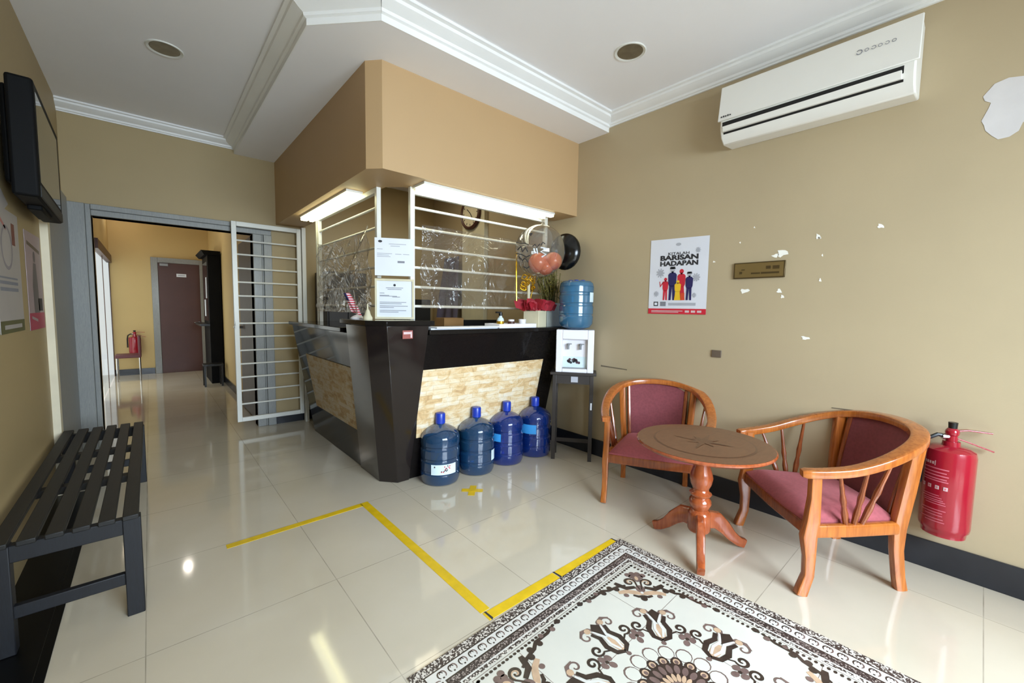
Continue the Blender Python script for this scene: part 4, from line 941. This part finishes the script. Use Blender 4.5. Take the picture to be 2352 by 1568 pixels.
# mat, centred local coordinates
RC = Vector((1.222,.548,0)); RA = math.radians(1.6); HS = .622
rt = Matrix.Translation(RC) @ Matrix.Rotation(RA,4,'Z')
m = MB(); m.box((-HS,-HS,0),(HS,HS,.003),0)
ZZ = [.0032]
def rp(pts, mi, z): m.poly([(u,v,z) for u,v in pts], mi)
def band(a, b_, mi, z):
    for k in range(4):
        Tq = Matrix.Rotation(k*PI/2,4,'Z'); m.add([(-a,a,z),(a,a,z),(b_,b_,z),(-b_,b_,z)], [(3,2,1,0)], mi, Tq)
band(HS,HS-.036,4,.0034); band(HS-.036,HS-.041,1,.0034); band(HS-.041,HS-.088,3,.0034); band(HS-.088,HS-.094,1,.0034); band(HS-.094,HS-.122,5,.0034); band(HS-.122,HS-.128,3,.0034); band(HS-.128,HS-.142,4,.0034); band(HS-.150,HS-.152,2,.0034)
def stroke(pts, w_, mi, z, taper=True):
    n = len(pts); L, Rr = [], []
    for i,(x,y) in enumerate(pts):
        a, b_ = pts[max(i-1,0)], pts[min(i+1,n-1)]; dx, dy = b_[0]-a[0], b_[1]-a[1]; q = math.hypot(dx,dy) or 1
        ww = w_*(.45+.55*math.sin(PI*(i+.6)/(n+.2))) if taper else w_
        L.append((x-dy/q*ww, y+dx/q*ww)); Rr.append((x+dy/q*ww, y-dx/q*ww))
    m.add([(x,y,z) for x,y in L]+[(x,y,z) for x,y in Rr], [(i,i+1,n+i+1,n+i) for i in range(n-1)], mi)
# running scroll in the white band and a dotted inner line
for k in range(4):
    ca, sa = (1,0,-1,0)[k], (0,1,0,-1)[k]
    tr = lambda u, v: (u*ca-v*sa, u*sa+v*ca)
    yb = HS-.0645; n = 26
    for i in range(n):
        cx_ = -HS+.07+(i+.5)*(2*HS-.14)/n
        for s in (1,-1):
            pts = [tr(cx_+s*(.004+.0105*math.cos(q)), yb+s*.0+.011*math.sin(q)*1.25) for q in [PI*.9-j*.55 for j in range(8)]]
            stroke(pts, .0026, 2 if s > 0 else 1, .0037)
        m.add([(*tr(cx_-.003,yb-.016),.0037),(*tr(cx_+.003,yb-.016),.0037),(*tr(cx_+.003,yb-.010),.0037),(*tr(cx_-.003,yb-.010),.0037)], [(0,1,2,3)], 1)
    for i in range(52):
        cx_ = -HS+.165+i*(2*HS-.33)/51; x, y = tr(cx_, HS-.163); m.poly([(x+.0075*math.cos(q*PI/4), y+.0055*math.sin(q*PI/4), .0037) for q in range(8)], 1)
def sxf(ox, oy, rot, sc, mir=1):
    c, s = math.cos(rot), math.sin(rot)
    return lambda u, v: (ox+sc*(mir*u*c-v*s), oy+sc*(mir*u*s+v*c))
def spiral(tf, cx, cy, r0, a0, turns, w_, mi, z, n=22, tail=()):
    pts = list(tail)
    for i in range(n+1):
        t = i/n; r_ = r0*(1-.82*t); a = a0+turns*2*PI*t; pts.append((cx+r_*math.cos(a), cy+r_*math.sin(a)))
    stroke([tf(*p) for p in pts], w_, mi, z)
def dot(tf, u, v, r_, mi, z, ry=None): m.poly([(*tf(u+r_*math.cos(q*PI/6), v+(ry or r_)*math.sin(q*PI/6)), z) for q in range(12)], mi)
# palmettes around the centre
for k in range(8):
    a = k*PI/4+math.radians(-2)
    for mir in (1,-1):
        tf = sxf(.285*math.cos(a), .285*math.sin(a), a-PI/2, 1.28, mir)
        stroke([tf(*p) for p in [(0,-.062),(.022,-.05),(.03,-.02),(.02,.01),(.03,.035)]], .0105, 1, .0040)
        spiral(tf, .062,-.012, .019, PI*1.25, 1.25, .0052, 1, .0041, tail=[(.018,-.05),(.03,-.035)])
        spiral(tf, .048,.036, .021, PI*.9, -1.1, .0034, 2, .0041, tail=[(.012,.02)])
        stroke([tf(*p) for p in [(.006,.03),(.022,.055),(.045,.06),(.064,.045)]], .006, 2, .0040)
        stroke([tf(*p) for p in [(.004,-.05),(.012,-.02),(.006,.01),(.02,.04)]], .0055, 3, .0042)
        dot(tf, .03,.05,.010,6,.0043)
    tf = sxf(.285*math.cos(a), .285*math.sin(a), a-PI/2, 1.28)
    dot(tf, 0,-.03,.014,6,.0039,.03); m.poly([(*tf(*p),.0042) for p in [(0,.005),(.018,.045),(0,.062),(-.018,.045)]], 1)
    dot(tf, 0,-.072,.007,2,.0042)
    # small butterflies between them
    a2 = a+PI/8; tf = sxf(.226*math.cos(a2), .226*math.sin(a2), a2-PI/2, 1.15)
    for p in ((.016,.012),(-.016,.012),(0,.026),(0,-.008)): dot(tf, *p, .010, 2, .0040, .013)
    dot(tf, 0,.01,.006,1,.0042)
# scalloped ring and flower head
for k in range(16):
    a = k*PI/8; tf = sxf(.152*math.cos(a), .152*math.sin(a), a-PI/2, 1)
    dot(tf, 0,0,.028,2,.0036,.030); dot(tf, 0,-.002,.025,(0,6)[k%2] if k%4 == 0 else 0,.0038,.026)
    tf = sxf(.112*math.cos(a+.2), .112*math.sin(a+.2), a+.2-PI/2, 1); dot(tf, 0,0,.020,1,.0040,.024); dot(tf, 0,.004,.012,6,.0042,.012); dot(tf, 0,.002,.007,2,.0043,.008)
m.poly([(.106*math.cos(q*PI/24), .106*math.sin(q*PI/24), .0044) for q in range(48)], 1)
for k in range(20):
    a = k*PI/10; tf = sxf(.083*math.cos(a), .083*math.sin(a), a-PI/2, 1); dot(tf, 0,0,.010,2,.0046,.018)
    tf = sxf(.05*math.cos(a), .05*math.sin(a), a-PI/2, 1); dot(tf, 0,0,.007,6,.0048,.016)
m.poly([(.036*math.cos(q*PI/12), .036*math.sin(q*PI/12), .005) for q in range(24)], 2)
# corner pieces
for k in range(4):
    a = PI/4+k*PI/2; cx_, cy_ = .515*math.cos(a), .515*math.sin(a)
    for mir in (1,-1):
        tf = sxf(cx_, cy_, a-PI/2, 1.0, mir)
        spiral(tf, .038,.012, .026, PI, -1.2, .006, 1, .0041, tail=[(.004,-.035),(.01,-.01)])
        spiral(tf, .036,.012, .018, PI, -1.0, .003, 6, .0043)
        stroke([tf(*p) for p in [(.02,-.02),(.06,-.03),(.09,-.012),(.105,.0)]], .012, 1, .0040)
        stroke([tf(*p) for p in [(.06,-.01),(.10,-.025),(.14,-.05),(.17,-.055),(.215,-.10),(.26,-.125)]], .0075, 1, .0039)
        for p, r_ in (((.105,-.04),.013),((.135,-.035),.012),((.165,-.07),.012),((.2,-.075),.010),((.235,-.12),.011),((.07,-.075),.011),((.275,-.14),.012)): dot(tf, *p, r_, 1 if r_ > .0115 else 2, .0042)
        stroke([tf(*p) for p in [(.0,-.06),(.03,-.055),(.06,-.05),(.1,-.06)]], .013, 6, .0038); stroke([tf(*p) for p in [(.0,-.075),(.02,-.08),(.04,-.072)]], .007, 1, .0041)
        for p in ((.02,.05),(.034,.062),(.012,.072)): dot(tf, *p, .013, 2, .0041)
    tf = sxf(cx_, cy_, a-PI/2, 1.0); dot(tf, 0,.045,.02,2,.0040,.03); dot(tf, 0,.04,.008,6,.0043,.014); dot(tf, 0,-.09,.014,1,.0043,.016); dot(tf, 0,-.03,.02,mir and 2,.0040,.024); dot(tf, 0,-.055,.007,3,.0044)
# printed tile joints
for (p0,p1) in (((-.28,-HS+.16),(-.28,HS-.17)),((.22,-HS+.16),(.22,HS-.17)),((-HS+.16,.22),(HS-.17,.22)),((-HS+.16,-.28),(HS-.17,-.28))):
    stroke([p0,p1], .0008, 2, .0033, False)
m.v = [Vector(v) for v in m.v]
mato = m.build('printed_floor_mat', [M['rug_base'],M['rug_dark'],M['rug_mid'],M['rug_white'],M['rug_speck'],M['rug_speck2'],M['rug_tan']], smooth=0, recalc=False)
mato.location = RC; mato.rotation_euler = (0,0,RA); tag(mato, 'cream floor mat printed with brown floral medallion and patterned border', 'mat')

# ------------------------------------------------------------------ far end of the passage
cb2 = thing('display_cabinet', (.74,8.1,0), 'tall black cabinet against the right side of the passage', 'cabinet')
MB().box((.68,7.7,0),(.836,8.5,1.94)).build('carcass', M['tv_black'], cb2, bevel=.004)
b = MB(); b.hexa([(.64,7.68,1.94),(.836,7.68,1.94),(.836,8.52,1.94),(.64,8.52,1.94)], [(.60,7.62,2.0),(.836,7.62,2.0),(.836,8.58,2.0),(.60,8.58,2.0)]); b.build('cornice', M['tv_black'], cb2)
MB().box((.676,7.78,.95),(.68,8.42,1.85)).build('glass_front', M['screen'], cb2)
MB().box((.672,7.9,1.3),(.676,8.0,1.62)).box((.672,8.1,1.02),(.676,8.24,1.28)).build('paper_notes', M['paper'], cb2)
MB().box((.56,7.68,.88),(.68,8.5,.91)).build('shelf', M['black'], cb2)
sb = thing('low_stool', (.66,7.55,0), 'low black stool in front of the passage cabinet', 'stool')
MB().box((.56,7.4,.30),(.80,7.62,.33)).build('seat', M['black'], sb, bevel=.003)
for x in (.565,.77):
    for y in (7.405,7.59): MB().box((x,y,0),(x+.025,y+.025,.30)).build('leg', M['black'], sb)
mc = thing('passage_chair', (-.27,8.75,0), 'small maroon chair below the far fire extinguisher', 'chair')
MB().box((-.42,8.62,.36),(-.12,8.92,.41)).build('seat', M['maroon'], mc, bevel=.01)
MB().box((-.155,8.62,.40),(-.12,8.92,.70)).build('backrest', M['maroon'], mc, bevel=.01)
for x in (-.40,-.14):
    for y in (8.64,8.90): MB().cyl((x,y,0),(x,y,.37),.01,n=8).build('leg', M['chrome'], mc)
random.seed(17); m = MB()
for k in range(420):
    a = random.random()*2*PI; b_ = random.random(); c = Vector((-1.7+.35*math.cos(a)*b_**.5, 8.2+.9*random.uniform(-1,1), .5+1.5*random.random())); d = Vector((random.uniform(-1,1),random.uniform(-1,1),random.uniform(-1,1))).normalized()*.09; e = d.orthogonal().normalized()*.045
    m.add([c-d, c+e, c+d, c-e], [(0,1,2,3)])
r = thing('garden_shrub', (-1.7,8.2,0), 'sunlit green shrub outside the passage window', 'shrub')
m.build('foliage', M['hedge'], r, recalc=False)
MB().cyl((-1.7,8.2,0),(-1.7,8.2,1.4),.03,.02,8).build('stem', M['cardboard'], r)

# ------------------------------------------------------------------ lights, world, camera
def area(name, loc, rot, sx, sy, e, col, spread=PI):
    L = bpy.data.lights.new(name, 'AREA'); L.shape = 'RECTANGLE'; L.size = sx; L.size_y = sy; L.energy = e; L.color = col; L.spread = spread
    o = bpy.data.objects.new(name, L); C.objects.link(o); o.location = loc; o.rotation_euler = rot; return o
area('window_daylight', (.9,-3.0,2.2), (math.radians(80),0,0), 3.2, 2.4, 930, (.775,.865,1.0))
area('passage_daylight', (HX0-.12,8.1,1.0), (0,math.radians(-90),0), 1.8, 1.8, 15, (1,.97,.9))
area('passage_lamp_light', (.29,7.5,2.66), (0,0,0), .06, .06, 3, (1,.93,.8))
area('office_lamp_light', (2.0,3.7,2.56), (0,0,0), .5, .5, 6, (1,.9,.66))
wd = bpy.data.worlds.new('world'); bpy.context.scene.world = wd; wd.use_nodes = True
nt_ = wd.node_tree; bg = nt_.nodes['Background']
sky = nt_.nodes.new('ShaderNodeTexSky'); sky.sky_type = 'HOSEK_WILKIE'; sky.turbidity = 6; sky.sun_direction = (.5,-.5,.7)
mx = nt_.nodes.new('ShaderNodeMix'); mx.data_type = 'RGBA'; mx.inputs[0].default_value = .75; mx.inputs[7].default_value = (1,1,1,1)
nt_.links.new(sky.outputs[0], mx.inputs[6]); nt_.links.new(mx.outputs[2], bg.inputs[0]); bg.inputs[1].default_value = 1.2
cam = bpy.data.cameras.new('camera'); cam.sensor_width = 36; cam.lens = F/2352*36; cam.clip_start = .05; cam.clip_end = 100
co = bpy.data.objects.new('camera', cam); C.objects.link(co); co.location = (0,0,H)
rm = Matrix((R_, -D_, -_f)).transposed(); co.rotation_euler = rm.to_euler()
sc_ = bpy.context.scene; sc_.camera = co
sc_.view_settings.view_transform = 'Standard'; sc_.view_settings.look = 'None'; sc_.view_settings.exposure = 0
sc_.cycles.max_bounces = 10; sc_.cycles.transparent_max_bounces = 16; sc_.cycles.use_denoising = True
